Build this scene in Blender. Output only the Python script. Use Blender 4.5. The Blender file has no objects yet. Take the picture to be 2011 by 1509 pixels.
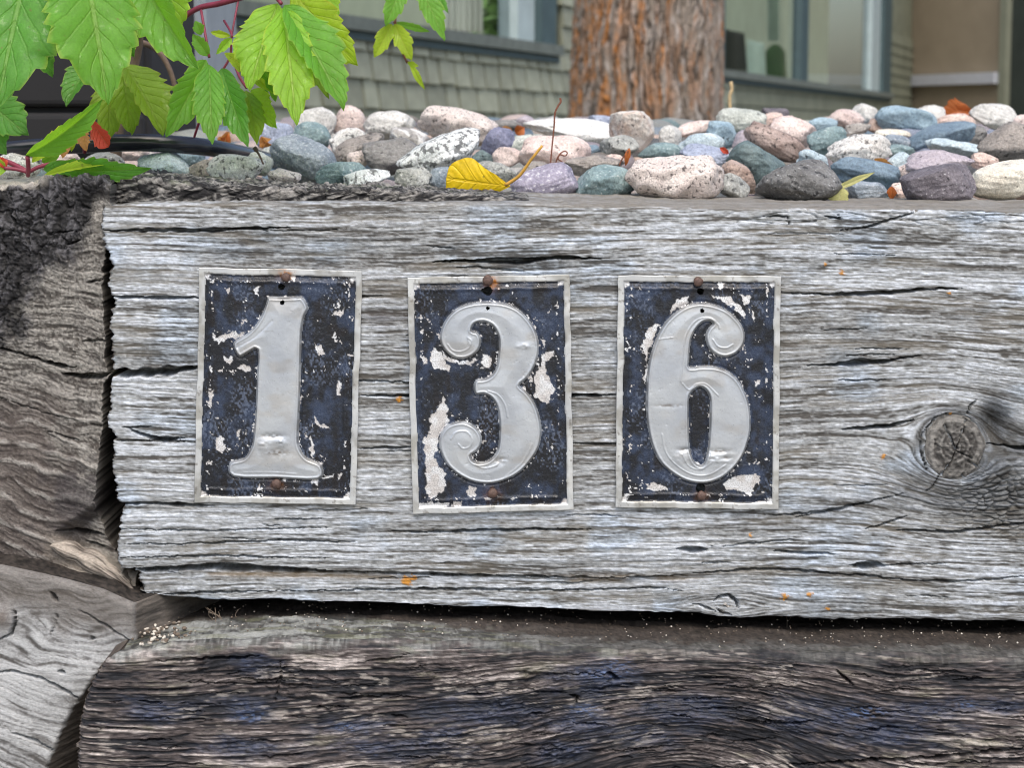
import bpy, math, random
import numpy as np
from mathutils import Vector, Matrix

# ------------------------------------------------------------------ camera, sky, sun, exposure
SC = bpy.context.scene
COL = SC.collection
F = 4000.0                       # focal length in photograph pixels
CZ = 0.48                        # camera height over the path
HORIZON = 265.0
PITCH = math.atan((754.5 - HORIZON) / F)
CS, SN = math.cos(PITCH), math.sin(PITCH)

cam_d = bpy.data.cameras.new('camera')
cam = bpy.data.objects.new('camera', cam_d)
COL.objects.link(cam)
cam.location = (0, -1.0, CZ)
cam.rotation_euler = (math.pi / 2 - PITCH, 0, 0)
cam_d.sensor_width = 36.0
cam_d.lens = F / 2011.0 * 36.0
cam_d.clip_start = 0.02
cam_d.clip_end = 900
cam_d.dof.use_dof = True
cam_d.dof.focus_distance = 1.0
cam_d.dof.aperture_fstop = 26.0
SC.camera = cam

SUN_EL, SUN_AZ = math.radians(58), math.radians(172)     # azimuth clockwise from +Y
world = bpy.data.worlds.new('World')
SC.world = world
world.use_nodes = True
wn = world.node_tree
bg = wn.nodes['Background']
sky = wn.nodes.new('ShaderNodeTexSky')
sky.sky_type = 'NISHITA'
sky.sun_disc = False
sky.sun_elevation = SUN_EL
sky.sun_rotation = SUN_AZ
sky.air_density = 1.0
sky.dust_density = 4.0
sky.ozone_density = 0.4
wn.links.new(sky.outputs[0], bg.inputs[0])
bg.inputs[1].default_value = 0.15

sun_d = bpy.data.lights.new('sun', 'SUN')
sun = bpy.data.objects.new('sun', sun_d)
COL.objects.link(sun)
sun_d.energy = 1.0
sun_d.angle = math.radians(60)
sun_d.color = (1.0, 0.985, 0.90)
sdir = Vector((math.sin(SUN_AZ) * math.cos(SUN_EL), math.cos(SUN_AZ) * math.cos(SUN_EL), math.sin(SUN_EL)))
sun.rotation_euler = sdir.to_track_quat('Z', 'Y').to_euler()
sun.location = sdir * 20

SC.view_settings.view_transform = 'Standard'
SC.view_settings.look = 'None'
SC.view_settings.gamma = 1.0
SC.view_settings.use_curve_mapping = False
SC.view_settings.exposure = 0.55
SC.cycles.max_bounces = 8
SC.cycles.filter_width = 1.0
SC.cycles.use_denoising = True

# ------------------------------------------------------------------ helpers
def at(px, py, Y):
    """world point that the photograph shows at pixel (px, py) when it lies at depth Y"""
    r = (px - 1005.5) / F
    u = (754.5 - py) / F
    dy = CS + u * SN
    t = (Y + 1.0) / dy
    return r * t, Y, CZ + (-SN + u * CS) * t

def atv(px, py, Y): return Vector(at(px, py, Y))

def atn(px, py, Y):
    px, py, Y = np.broadcast_arrays(np.asarray(px, float), np.asarray(py, float), np.asarray(Y, float))
    r = (px - 1005.5) / F
    u = (754.5 - py) / F
    t = (Y + 1.0) / (CS + u * SN)
    return np.stack([r * t, Y, CZ + (-SN + u * CS) * t], -1)

def s2l(c):
    c = np.asarray(c, float) / 255.0
    return np.where(c <= 0.04045, c / 12.92, ((c + 0.055) / 1.055) ** 2.4)

def L3(r, g, b): return tuple(float(x) for x in s2l((r, g, b)))

def _hash(ix, iy, seed):
    h = (ix.astype(np.int64) * 374761393 + iy.astype(np.int64) * 668265263 + seed * 974711) & 0xffffffff
    h = ((h ^ (h >> 13)) * 1274126177) & 0xffffffff
    h = ((h ^ (h >> 16)) * 2246822519) & 0xffffffff
    return ((h ^ (h >> 15)) & 0xffffff) / float(0xffffff)

def vn(x, y, seed=0):
    """value noise, about -1..1"""
    x, y = np.broadcast_arrays(np.asarray(x, float), np.asarray(y, float))
    ix, iy = np.floor(x), np.floor(y)
    fx, fy = x - ix, y - iy
    fx = fx * fx * fx * (fx * (fx * 6 - 15) + 10)
    fy = fy * fy * fy * (fy * (fy * 6 - 15) + 10)
    a = _hash(ix, iy, seed); b = _hash(ix + 1, iy, seed)
    c = _hash(ix, iy + 1, seed); d = _hash(ix + 1, iy + 1, seed)
    return ((a + (b - a) * fx) * (1 - fy) + (c + (d - c) * fx) * fy) * 2 - 1

def fbm(x, y, seed=0, n=4, g=0.5):
    s, a, t = 0, 1.0, 0
    for k in range(n):
        s = s + a * vn(x * 2 ** k + 17.3 * k, y * 2 ** k - 9.1 * k, seed + k * 31)
        t += a; a *= g
    return s / t

def worley(x, y, seed=0):
    """distance to nearest and second nearest jittered cell point"""
    ix, iy = np.floor(x), np.floor(y)
    d1 = np.full(x.shape, 9.0); d2 = np.full(x.shape, 9.0)
    for ox in (-1, 0, 1):
        for oy in (-1, 0, 1):
            cx = ix + ox + _hash(ix + ox, iy + oy, seed)
            cy = iy + oy + _hash(ix + ox, iy + oy, seed + 77)
            d = np.hypot(x - cx, y - cy)
            nd1 = np.minimum(d1, d)
            d2 = np.where(d < d1, d1, np.minimum(d2, d)); d1 = nd1
    return d1, d2

def facets(x, y, seed=0):
    """broken flakes: every cell is a little tilted plane; returns height and distance to the cell border"""
    ix, iy = np.floor(x), np.floor(y)
    d1 = np.full(x.shape, 9.0); d2 = np.full(x.shape, 9.0); hh = np.zeros(x.shape)
    for ox in (-1, 0, 1):
        for oy in (-1, 0, 1):
            jx, jy = ix + ox, iy + oy
            ax = x - jx - _hash(jx, jy, seed); ay = y - jy - _hash(jx, jy, seed + 77)
            d = np.hypot(ax, ay)
            h = (_hash(jx, jy, seed + 5) - 0.5) * 1.1 + ax * (_hash(jx, jy, seed + 6) - 0.5) * 2.2 + ay * (_hash(jx, jy, seed + 7) - 0.5) * 2.2
            m = d < d1
            hh = np.where(m, h, hh)
            d2 = np.where(m, d1, np.minimum(d2, d)); d1 = np.minimum(d1, d)
    return hh, d2 - d1

def sst(a, b, x):
    t = np.clip((np.asarray(x, float) - a) / (b - a), 0, 1)
    return t * t * (3 - 2 * t)

def mixc(c, d, m):
    return c * (1 - m[..., None]) + np.asarray(d) * m[..., None]

def seg_dist(x, y, pts, closed=False):
    """distance to a polyline and the running parameter 0..1 along it"""
    pts = list(pts)
    if closed: pts = pts + [pts[0]]
    best = np.full(np.shape(x), 1e9); par = np.zeros(np.shape(x))
    lens = [math.hypot(pts[i + 1][0] - pts[i][0], pts[i + 1][1] - pts[i][1]) for i in range(len(pts) - 1)]
    tot = sum(lens); acc = 0
    for i, l in enumerate(lens):
        (ax, ay), (bx, by) = pts[i], pts[i + 1]
        t = np.clip(((x - ax) * (bx - ax) + (y - ay) * (by - ay)) / max(l * l, 1e-9), 0, 1)
        d = np.hypot(x - ax - t * (bx - ax), y - ay - t * (by - ay))
        m = d < best
        best = np.where(m, d, best); par = np.where(m, (acc + t * l) / tot, par)
        acc += l
    return best, par

def inside(x, y, poly):
    c = np.zeros(np.shape(x), bool)
    n = len(poly)
    for i in range(n):
        (ax, ay), (bx, by) = poly[i], poly[(i + 1) % n]
        if ay == by: continue
        m = ((ay > y) != (by > y)) & (x < (bx - ax) * (y - ay) / (by - ay) + ax)
        c ^= m
    return c

def smooth_poly(p, n=4):
    """closed Catmull-Rom"""
    out = []
    N = len(p)
    for i in range(N):
        p0, p1, p2, p3 = (np.array(p[(i + k - 1) % N], float) for k in range(4))
        for k in range(n):
            t = k / n
            out.append(tuple(0.5 * (2 * p1 + (p2 - p0) * t + (2 * p0 - 5 * p1 + 4 * p2 - p3) * t * t + (3 * p1 - p0 - 3 * p2 + p3) * t ** 3)))
    return out

def smooth_line(p, n=6):
    q = [np.array(a, float) for a in p]
    q = [2 * q[0] - q[1]] + q + [2 * q[-1] - q[-2]]
    out = []
    for i in range(1, len(q) - 2):
        p0, p1, p2, p3 = q[i - 1:i + 3]
        for k in range(n):
            t = k / n
            out.append(0.5 * (2 * p1 + (p2 - p0) * t + (2 * p0 - 5 * p1 + 4 * p2 - p3) * t * t + (3 * p1 - p0 - 3 * p2 + p3) * t ** 3))
    out.append(q[-2])
    return out

def pl(x, pts):
    """piecewise linear function"""
    return np.interp(x, [p[0] for p in pts], [p[1] for p in pts])

# ---- objects
def tag(o, label=None, cat=None, group=None, kind=None):
    if label: o['label'] = label
    if cat: o['category'] = cat
    if group: o['group'] = group
    if kind: o['kind'] = kind
    return o

def link(name, me, mat=None, parent=None):
    o = bpy.data.objects.new(name, me)
    COL.objects.link(o)
    if mat is not None and me is not None and len(me.materials) == 0: me.materials.append(mat)
    if parent is not None:
        o.parent = parent
        o.matrix_parent_inverse = parent.matrix_world.inverted()
    return o

def empty(name, loc=(0, 0, 0)):
    o = bpy.data.objects.new(name, None)
    o.empty_display_size = 0.02
    COL.objects.link(o)
    o.location = loc
    o.matrix_world = Matrix.Translation(Vector(loc))
    return o

def mesh_np(name, co, faces, smooth=True, attrs=None):
    me = bpy.data.meshes.new(name)
    co = np.ascontiguousarray(co, dtype=np.float32).reshape(-1, 3)
    faces = np.ascontiguousarray(faces, dtype=np.int32)
    k = faces.shape[1]
    me.vertices.add(len(co)); me.vertices.foreach_set('co', co.ravel())
    me.loops.add(faces.size); me.loops.foreach_set('vertex_index', faces.ravel())
    me.polygons.add(len(faces))
    me.polygons.foreach_set('loop_start', np.arange(0, faces.size, k, dtype=np.int32))
    me.polygons.foreach_set('use_smooth', np.full(len(faces), smooth, dtype=bool))
    for an, (arr, kind) in (attrs or {}).items():
        a = me.attributes.new(an, kind, 'POINT')
        if kind == 'FLOAT_COLOR':
            arr = np.concatenate([arr.reshape(-1, 3), np.ones((len(co), 1))], 1)
            a.data.foreach_set('color', np.ascontiguousarray(arr, np.float32).ravel())
        else:
            a.data.foreach_set('value', np.ascontiguousarray(arr, np.float32).ravel())
    me.update(calc_edges=True)
    me.validate()
    return me

def grid_faces(R, C, wrap=False):
    i = np.arange(R - 1)[:, None]; j = np.arange(C if wrap else C - 1)[None, :]
    j2 = (j + 1) % C
    a = i * C + j; b = i * C + j2; c = (i + 1) * C + j2; d = (i + 1) * C + j
    return np.stack([a, d, c, b], -1).reshape(-1, 4)

def compact(co, faces, attrs):
    """keep only the vertices the faces use"""
    used = np.unique(faces)
    m = np.full(len(co), -1, np.int64); m[used] = np.arange(len(used))
    na = {k: (v[0].reshape(len(co), -1)[used] if v[1] == 'FLOAT_COLOR' else v[0].ravel()[used], v[1]) for k, v in attrs.items()}
    return co[used], m[faces], na

def tube(pts, rad, seg=8, caps=True):
    """vertices and faces of a tube round a polyline; rad is a number or a list"""
    pts = [Vector(p) for p in pts]
    n = len(pts)
    rr = rad if hasattr(rad, '__len__') else [rad] * n
    V, Fc = [], []
    prev = None
    for i, p in enumerate(pts):
        t = (pts[min(i + 1, n - 1)] - pts[max(i - 1, 0)]).normalized()
        if prev is None:
            a = Vector((0, 0, 1)) if abs(t.z) < 0.9 else Vector((1, 0, 0))
            x = t.cross(a).normalized()
        else:
            x = (prev - t * prev.dot(t)).normalized()
        prev = x
        y = t.cross(x)
        for k in range(seg):
            a = 2 * math.pi * k / seg
            V.append(p + (x * math.cos(a) + y * math.sin(a)) * rr[i])
    for i in range(n - 1):
        for k in range(seg):
            k2 = (k + 1) % seg
            Fc.append((i * seg + k, i * seg + k2, (i + 1) * seg + k2, (i + 1) * seg + k))
    if caps:
        Fc.append(tuple(reversed(range(seg)))); Fc.append(tuple((n - 1) * seg + k for k in range(seg)))
    return V, Fc

def mesh_py(name, V, Fc, smooth=True):
    me = bpy.data.meshes.new(name)
    me.from_pydata([tuple(v) for v in V], [], Fc)
    if smooth:
        me.polygons.foreach_set('use_smooth', np.ones(len(me.polygons), dtype=bool))
    me.update()
    return me

# ---- materials
def new_mat(name):
    m = bpy.data.materials.new(name)
    m.use_nodes = True
    nt = m.node_tree
    return m, nt, nt.nodes['Principled BSDF']

def nd(nt, typ, **kw):
    n = nt.nodes.new(typ)
    for k, v in kw.items(): setattr(n, k, v)
    return n

def noise(nt, vec, scale, detail=4, rough=0.55, dist=0.0):
    n = nd(nt, 'ShaderNodeTexNoise')
    n.inputs['Scale'].default_value = scale
    n.inputs['Detail'].default_value = detail
    n.inputs['Roughness'].default_value = rough
    n.inputs['Distortion'].default_value = dist
    if vec is not None: nt.links.new(vec, n.inputs['Vector'])
    return n.outputs['Fac']

def ramp(nt, fac, stops):
    r = nd(nt, 'ShaderNodeValToRGB')
    e = r.color_ramp.elements
    while len(e) < len(stops): e.new(0.5)
    for k, (p, c) in enumerate(stops):
        e[k].position = p
        e[k].color = tuple(c) + (1,) if len(c) == 3 else c
    nt.links.new(fac, r.inputs[0])
    return r.outputs[0]

def mix(nt, fac, a, b, blend='MIX'):
    m = nd(nt, 'ShaderNodeMix', data_type='RGBA', blend_type=blend)
    for sock, v in ((m.inputs[0], fac), (m.inputs[6], a), (m.inputs[7], b)):
        if isinstance(v, (int, float)): sock.default_value = v
        elif isinstance(v, tuple): sock.default_value = v + (1,) if len(v) == 3 else v
        else: nt.links.new(v, sock)
    return m.outputs[2]

def math_n(nt, op, a, b=None, clamp=False):
    m = nd(nt, 'ShaderNodeMath', operation=op, use_clamp=clamp)
    for k, v in enumerate((a, b)):
        if v is None: continue
        if isinstance(v, (int, float)): m.inputs[k].default_value = v
        else: nt.links.new(v, m.inputs[k])
    return m.outputs[0]

def bump(nt, bs, height, strength=0.4, dist=0.001, normal=None):
    b = nd(nt, 'ShaderNodeBump')
    b.inputs['Strength'].default_value = strength
    b.inputs['Distance'].default_value = dist
    nt.links.new(height, b.inputs['Height'])
    if normal is not None: nt.links.new(normal, b.inputs['Normal'])
    nt.links.new(b.outputs[0], bs.inputs['Normal'])
    return b.outputs[0]

def obj_coord(nt, scale=None):
    tc = nd(nt, 'ShaderNodeTexCoord')
    if scale is None: return tc.outputs['Object']
    mp = nd(nt, 'ShaderNodeMapping')
    mp.inputs['Scale'].default_value = scale
    nt.links.new(tc.outputs['Object'], mp.inputs[0])
    return mp.outputs[0]

def attr(nt, name, out='Color'):
    a = nd(nt, 'ShaderNodeAttribute', attribute_name=name)
    return a.outputs[out]

def wood_mat(name, aniso, rough=0.8, var=0.35):
    """weathered wood: colour comes with the modelled grain, fine fibres are added here"""
    m, nt, bs = new_mat(name)
    v = obj_coord(nt, aniso)
    n1 = noise(nt, v, 1300, 5, 0.7)
    n2 = noise(nt, obj_coord(nt), 2600, 3, 0.6)
    c = attr(nt, 'Col')
    lo, hi = 1 - var, 1 + var
    c = mix(nt, 1.0, c, ramp(nt, n1, [(0.28, (lo,) * 3), (0.72, (hi,) * 3)]), 'MULTIPLY')
    c = mix(nt, 1.0, c, ramp(nt, n2, [(0.3, (0.86,) * 3), (0.7, (1.14,) * 3)]), 'MULTIPLY')
    nt.links.new(c, bs.inputs['Base Color'])
    w = attr(nt, 'wet', 'Fac')
    rg = math_n(nt, 'MULTIPLY_ADD', w, -0.42)
    nt.nodes[-1].inputs[2].default_value = rough
    nt.links.new(rg, bs.inputs['Roughness'])
    bs.inputs['Specular IOR Level'].default_value = 0.35
    h = math_n(nt, 'ADD', n1, math_n(nt, 'MULTIPLY', n2, 0.4))
    bump(nt, bs, h, 0.55, 0.0006)
    return m

def plain(name, col, rough=0.6, var=0.2, scale=30, metal=0.0, bumps=0.0, bdist=0.001):
    m, nt, bs = new_mat(name)
    n = noise(nt, obj_coord(nt), scale, 5, 0.6)
    col = np.array(col)
    c = ramp(nt, n, [(0.3, tuple(col * (1 - var))), (0.7, tuple(np.clip(col * (1 + var), 0, 1)))])
    nt.links.new(c, bs.inputs['Base Color'])
    bs.inputs['Roughness'].default_value = rough
    bs.inputs['Metallic'].default_value = metal
    if bumps: bump(nt, bs, n, bumps, bdist)
    return m

random.seed(7)
RNG = np.random.default_rng(11)

# ------------------------------------------------------------------ ground and planting bed (structure)
M_SOIL = plain('soil_dark', L3(78, 64, 54), 0.95, 0.45, 160, bumps=0.8, bdist=0.004)
M_LAWN = plain('bed_earth', L3(104, 98, 84), 0.95, 0.35, 40, bumps=0.6, bdist=0.01)
M_PATH = plain('path_stone', L3(150, 147, 140), 0.9, 0.15, 25)

BED = [(-0.1, -0.047), (0.18, -0.047), (0.30, -0.040), (0.45, -0.024), (0.65, -0.010), (0.85, 0.000), (1.1, 0.004), (1.6, -0.02), (3, -0.05), (6, -0.06), (40, -0.06), (800, -0.06)]
def bed_z(Y): return CZ + pl(Y, BED)

def build_ground():
    ys = np.concatenate([np.linspace(0.16, 1.6, 40), [2, 3, 4, 5, 6, 8, 12, 20, 40, 120, 800]])
    xs = np.concatenate([[-600, -100, -20, -6, -3], np.linspace(-1.5, 1.5, 60), [3, 6, 20, 100, 600]])
    X, Y = np.meshgrid(xs, ys)
    Z = bed_z(Y) + 0.003 * fbm(X * 25, Y * 25, 5) * (Y < 2)
    me = mesh_np('planting_bed', np.stack([X, Y, Z], -1), grid_faces(len(ys), len(xs))[:, ::-1])
    tag(link('planting_bed', me, M_LAWN), kind='structure')
    me = mesh_py('path', [(-600, -600, 0), (600, -600, 0), (600, 0.4, 0), (-600, 0.4, 0)], [(0, 1, 2, 3)])
    tag(link('path', me, M_PATH), kind='structure')
    # the earth that fills the wall behind the timbers
    ys, zs = [0.13, 0.05], [0.0]
    xs = np.linspace(-1.6, 1.6, 420)
    zz = np.linspace(0.0, CZ - 0.06, 160)
    X, Z = np.meshgrid(xs, zz)
    Y = 0.085 + 0.006 * fbm(X * 60, Z * 60, 8) + 0.003 * fbm(X * 300, Z * 300, 9)
    me = mesh_np('soil', np.stack([X, Y, Z], -1), grid_faces(160, 420)[:, ::-1])
    tag(link('soil', me, M_SOIL), kind='structure')
build_ground()

# ------------------------------------------------------------------ timbers
def beam(name, uc, top, bot, Yf, depth, nf, disp, colour, mat, r=6.0, left=None, ragged=None, right=False, tslope=0.0,
         ntop=26, nbot=14, endcol=(95, 88, 80), vfine=None, rE=6.0, rightf=None):
    uc = np.asarray(uc, float)
    vt = top(uc); vb = bot(uc)
    px = 1.0 / F
    q = np.linspace(0, 1, nf) if vfine is None else vfine
    nf = len(q)
    v_front = vt[None, :] + (vb - vt)[None, :] * q[:, None]
    dt = depth * (np.linspace(1, 0, ntop) ** 1.7)
    db = depth * (np.linspace(0, 1, nbot) ** 1.6)
    rm = r * px
    dt = np.maximum(dt, 0) + rm; db = db + rm
    dt = dt[:-1]; db = db[1:]
    V = np.concatenate([vt[None] - dt[:, None] * F, v_front, vb[None] + db[:, None] * F], 0)   # unrolled texture rows
    R, C = V.shape
    U = np.broadcast_to(uc[None], (R, C)).copy()
    if left is not None:
        vv = np.clip(V, vt[None], vb[None])
        uL = left(vv) + (ragged(vv) if ragged is not None else 0)
        u0 = uc[0]
        U = U + (uL - u0) * np.exp(-(uc[None] - u0) / 70.0)
    else:
        uL = np.full((R, C), -1e9)
    if rightf is not None:
        vv = np.clip(V, vt[None], vb[None])
        U = U + (rightf(vv) - uc[-1]) * np.exp(-(uc[-1] - uc[None]) / 60.0)
    kind = np.concatenate([np.full(len(dt), 0), np.full(nf, 1), np.full(len(db), 2)])
    vcl = np.where((kind == 1)[:, None], V, np.where((kind == 0)[:, None], vt[None], vb[None]))
    P = atn(U, vcl, Yf)
    N = np.zeros_like(P); N[..., 1] = -1
    a = np.clip((r - (V - vt[None])) / r, 0, 1); b = np.clip((r - (vb[None] - V)) / r, 0, 1)
    fr = (kind == 1)[:, None]
    rec = np.where(fr, (1 - np.sqrt(1 - a * a)) * rm + (1 - np.sqrt(1 - b * b)) * rm, 0)
    if left is not None:
        e = np.clip((rE - (U - uL)) / rE, 0, 1)
        rec = rec + np.where(fr, (1 - np.sqrt(1 - e * e)) * rE * px, 0)
    P[..., 1] += rec
    N[..., 1] = np.where(fr, -np.sqrt(np.clip(1 - a * a - b * b, 0.0, 1)), 0)
    N[..., 2] = np.where(fr, a - b, np.where((kind == 0)[:, None], 1.0, -1.0))
    dep = np.zeros((R, 1)); dep[kind == 0, 0] = dt; dep[kind == 2, 0] = db
    P[..., 1] += dep
    P[..., 2] += np.where((kind == 0)[:, None], tslope * dep, 0)
    D, wet = disp(U, V)
    P = P + N * D[..., None]
    Cc = colour(U, V, D)
    # left end: wraps back into the depth
    if left is not None:
        back = depth * np.array([1.0, 0.55, 0.28, 0.14, 0.07, 0.035, 0.017, 0.008])
        cols, ccs, us = [], [], []
        base = P[:, 0]
        for k, d in enumerate(back):
            p = base.copy()
            p[:, 1] = np.maximum(p[:, 1], Yf + d + 0.0008 * vn(V[:, 0] / 6.0, np.full(R, k * 3.1), 5))
            p[:, 0] += 0.0007 * vn(V[:, 0] / 5.0, np.full(R, k * 1.7), 6) - 0.0003
            cols.append(p)
            cc = np.broadcast_to(s2l(endcol), (R, 3)) * (1 + 0.35 * vn(V[:, 0] / 4.0, np.full(R, k * 2.3), 7))[:, None]
            ccs.append(cc)
        P = np.concatenate([np.stack(cols, 1), P], 1)
        Cc = np.concatenate([np.stack(ccs, 1), Cc], 1)
        wet = np.concatenate([np.zeros((R, len(back))), wet], 1)
    if right:
        back = depth * np.array([0.008, 0.03, 0.1, 0.3, 0.6, 1.0])
        base = P[:, -1]
        cols = []
        for k, d in enumerate(back):
            p = base.copy(); p[:, 1] = np.maximum(p[:, 1], Yf + d)
            cols.append(p)
        P = np.concatenate([P, np.stack(cols, 1)], 1)
        Cc = np.concatenate([Cc, np.broadcast_to(Cc[:, -1:], (R, len(back), 3))], 1)
        wet = np.concatenate([wet, np.zeros((R, len(back)))], 1)
    R, C = P.shape[:2]
    me = mesh_np(name, P, grid_faces(R, C), True,
                 {'Col': (np.clip(Cc, 0.002, 1), 'FLOAT_COLOR'), 'wet': (np.clip(wet, 0, 1), 'FLOAT')})
    return link(name, me, mat)

def crack_field(U, V, cracks, wob=1.5, seed=3):
    """depth (m) carved by a list of cracks: (points, half width px, depth m)"""
    D = np.zeros(U.shape)
    for k, (pts, hw, dp) in enumerate(cracks):
        x0 = min(p[0] for p in pts) - 10; x1 = max(p[0] for p in pts) + 10
        y0 = min(p[1] for p in pts) - 16; y1 = max(p[1] for p in pts) + 16
        m = (U > x0) & (U < x1) & (V > y0) & (V < y1)
        if not m.any(): continue
        u, v = U[m], V[m]
        v2 = v + wob * vn(u / 14.0, np.full(u.shape, k * 5.3), seed + k) + 0.5 * wob * vn(u / 4.0, np.full(u.shape, k * 2.3), seed + 50 + k)
        d, t = seg_dist(u, v2, pts)
        w = hw * np.clip(np.sin(np.pi * np.clip(t, 0.001, 0.999)) ** 0.7, 0.15, 1) * (1 + 0.45 * vn(u / 22.0, np.full(u.shape, 1.0 * k), seed + 90))
        f = 1 - sst(0.45, 1.25, d / np.maximum(w, 0.5))
        D[m] = np.maximum(D[m], f * dp)
    return D

KN = (1874.0, 878.0)                       # the big knot of the grey timber

def flow_front(U, V):
    """which grain line a point lies on: horizontal fibres bending round the knot"""
    x = U - KN[0]; y = V - KN[1]
    ca, sa = math.cos(-0.15), math.sin(-0.15)
    xr = x * ca - y * sa; yr = x * sa + y * ca
    r2 = (xr / 1.25) ** 2 + yr ** 2
    R = 66.0
    psi = yr * (1 - R * R / np.maximum(r2, R * R * 0.2))
    near = np.exp(-r2 / (230.0 ** 2))
    phi = y * (1 - near) + psi * near
    phi = phi + 12 * vn(U / 700.0, V / 400.0, 21) + 2.2 * vn(U / 150.0, V / 60.0, 22) + 1.0 * vn(U / 34.0, V / 18.0, 23)
    # small knot at the lower edge
    x2 = U - 1424; y2 = V - 1188
    r2b = (x2 / 1.5) ** 2 + y2 ** 2
    nb = np.exp(-r2b / (60.0 ** 2))
    phi = phi - nb * 22 * np.sign(y2 - 6) * np.exp(-(y2 / 60) ** 2)
    return phi

CR_FRONT = [
    ([(205, 453), (300, 452), (372, 453), (430, 451), (575, 447)], 3.6, 0.010),
    ([(212, 583), (290, 584), (340, 586), (400, 584)], 3.4, 0.010),
    ([(210, 731), (290, 732), (345, 728), (400, 720)], 8.0, 0.022),
    ([(214, 733), (255, 734), (300, 732)], 8.0, 0.022),
    ([(690, 748), (730, 748), (820, 752)], 2.0, 0.005),
    ([(690, 777), (760, 778), (830, 778), (960, 776), (1100, 777), (1240, 775)], 4.2, 0.015),
    ([(245, 838), (275, 852), (310, 864), (362, 862)], 5.0, 0.012),
    ([(222, 866), (300, 866), (385, 868)], 1.6, 0.004),
    ([(228, 989), (300, 990), (345, 992), (420, 994)], 4.0, 0.012),
    ([(850, 513), (960, 512), (1035, 512), (1100, 506), (1180, 508)], 4.4, 0.012),
    ([(965, 514), (1000, 514), (1030, 514)], 4.0, 0.012),
    ([(1555, 578), (1650, 579), (1740, 575), (1830, 568), (1890, 566)], 3.4, 0.010),
    ([(1655, 578), (1700, 577), (1745, 576)], 4.6, 0.011),
    ([(1585, 718), (1680, 715), (1740, 711), (1810, 698)], 3.4, 0.010),
    ([(1640, 716), (1700, 713), (1745, 711)], 5.2, 0.012),
    ([(1655, 844), (1700, 841), (1750, 838), (1795, 824)], 5.6, 0.012),
    ([(1670, 1111), (1705, 1112), (1742, 1111)], 6.0, 0.012),
    ([(1735, 1110), (1800, 1108), (1860, 1107)], 1.6, 0.004),
    ([(1515, 1084), (1570, 1086), (1640, 1089)], 2.6, 0.006),
    ([(1330, 1079), (1358, 1080), (1388, 1081)], 5.0, 0.010),
    ([(1395, 1075), (1560, 1060)], 1.5, 0.003),
    ([(225, 1119), (330, 1119), (420, 1114), (520, 1119), (660, 1124)], 6.0, 0.016),
    ([(500, 1120), (780, 1128), (1010, 1133), (1210, 1137), (1340, 1130)], 3.0, 0.007),
    ([(300, 1170), (420, 1166), (535, 1164)], 2.2, 0.006),
    ([(540, 1164), (840, 1160), (1100, 1161), (1300, 1157), (1340, 1162)], 2.4, 0.006),
    ([(1750, 1040), (1880, 1046), (1960, 1035), (2060, 1024)], 2.3, 0.006),
    ([(1935, 874), (2000, 880), (2100, 884)], 3.0, 0.009),
    ([(760, 1045), (900, 1044), (1045, 1040), (1160, 1041)], 2.8, 0.008),
    ([(1120, 872), (1170, 873), (1215, 872)], 1.8, 0.004),
    ([(700, 881), (760, 880), (830, 878)], 2.2, 0.005),
    ([(1500, 1013), (1600, 1008), (1690, 990), (1780, 968)], 2.2, 0.005),
    ([(1846, 935), (1830, 958), (1818, 966)], 1.6, 0.004), ([(1898, 824), (1906, 800), (1920, 784)], 1.6, 0.004), ([(1812, 850), (1808, 885), (1822, 925)], 2.0, 0.006), ([(1814, 850), (1838, 822), (1868, 810)], 1.8, 0.005),
    ([(1560, 1017), (1640, 1004), (1700, 986)], 2.0, 0.004),
    ([(1700, 1040), (1780, 1015)], 1.8, 0.004),
    ([(1560, 1120), (1640, 1127), (1800, 1140), (1900, 1142), (2060, 1128)], 1.8, 0.004),
    ([(1360, 1127), (1500, 1118), (1600, 1123), (1660, 1130)], 2.2, 0.005),
    ([(1820, 408), (1735, 436), (1705, 445), (1650, 452)], 1.8, 0.005),
    ([(1500, 424), (1548, 425), (1552, 445)], 1.8, 0.005),
    ([(1620, 424), (1650, 428), (1645, 418)], 2.2, 0.006),
    ([(232, 1040), (420, 1042), (640, 1037)], 1.4, 0.004),
    ([(230, 1068), (330, 1070), (560, 1062), (700, 1066)], 1.8, 0.005),
    ([(236, 1096), (420, 1092), (640, 1098)], 1.6, 0.005),
    ([(1400, 1184), (1412, 1174), (1432, 1171), (1446, 1182), (1449, 1196)], 4.2, 0.008),
    ([(1408, 1196), (1420, 1204), (1436, 1208)], 3.4, 0.007), ([(1360, 1186), (1390, 1196), (1408, 1204)], 1.6, 0.004),
]
_r = random.Random(5)
for _k in range(48):                      # fine drying cracks along the grain
    _u = _r.uniform(220, 2050); _v = _r.uniform(415, 1190); _l = _r.uniform(25, 150)
    if (_u - KN[0]) ** 2 + (_v - KN[1]) ** 2 < 190 ** 2: continue
    CR_FRONT.append(([(_u, _v), (_u + _l / 2, _v + _r.uniform(-2, 2)), (_u + _l, _v + _r.uniform(-4, 4))], _r.uniform(0.9, 1.9), _r.uniform(0.0015, 0.004)))

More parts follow.
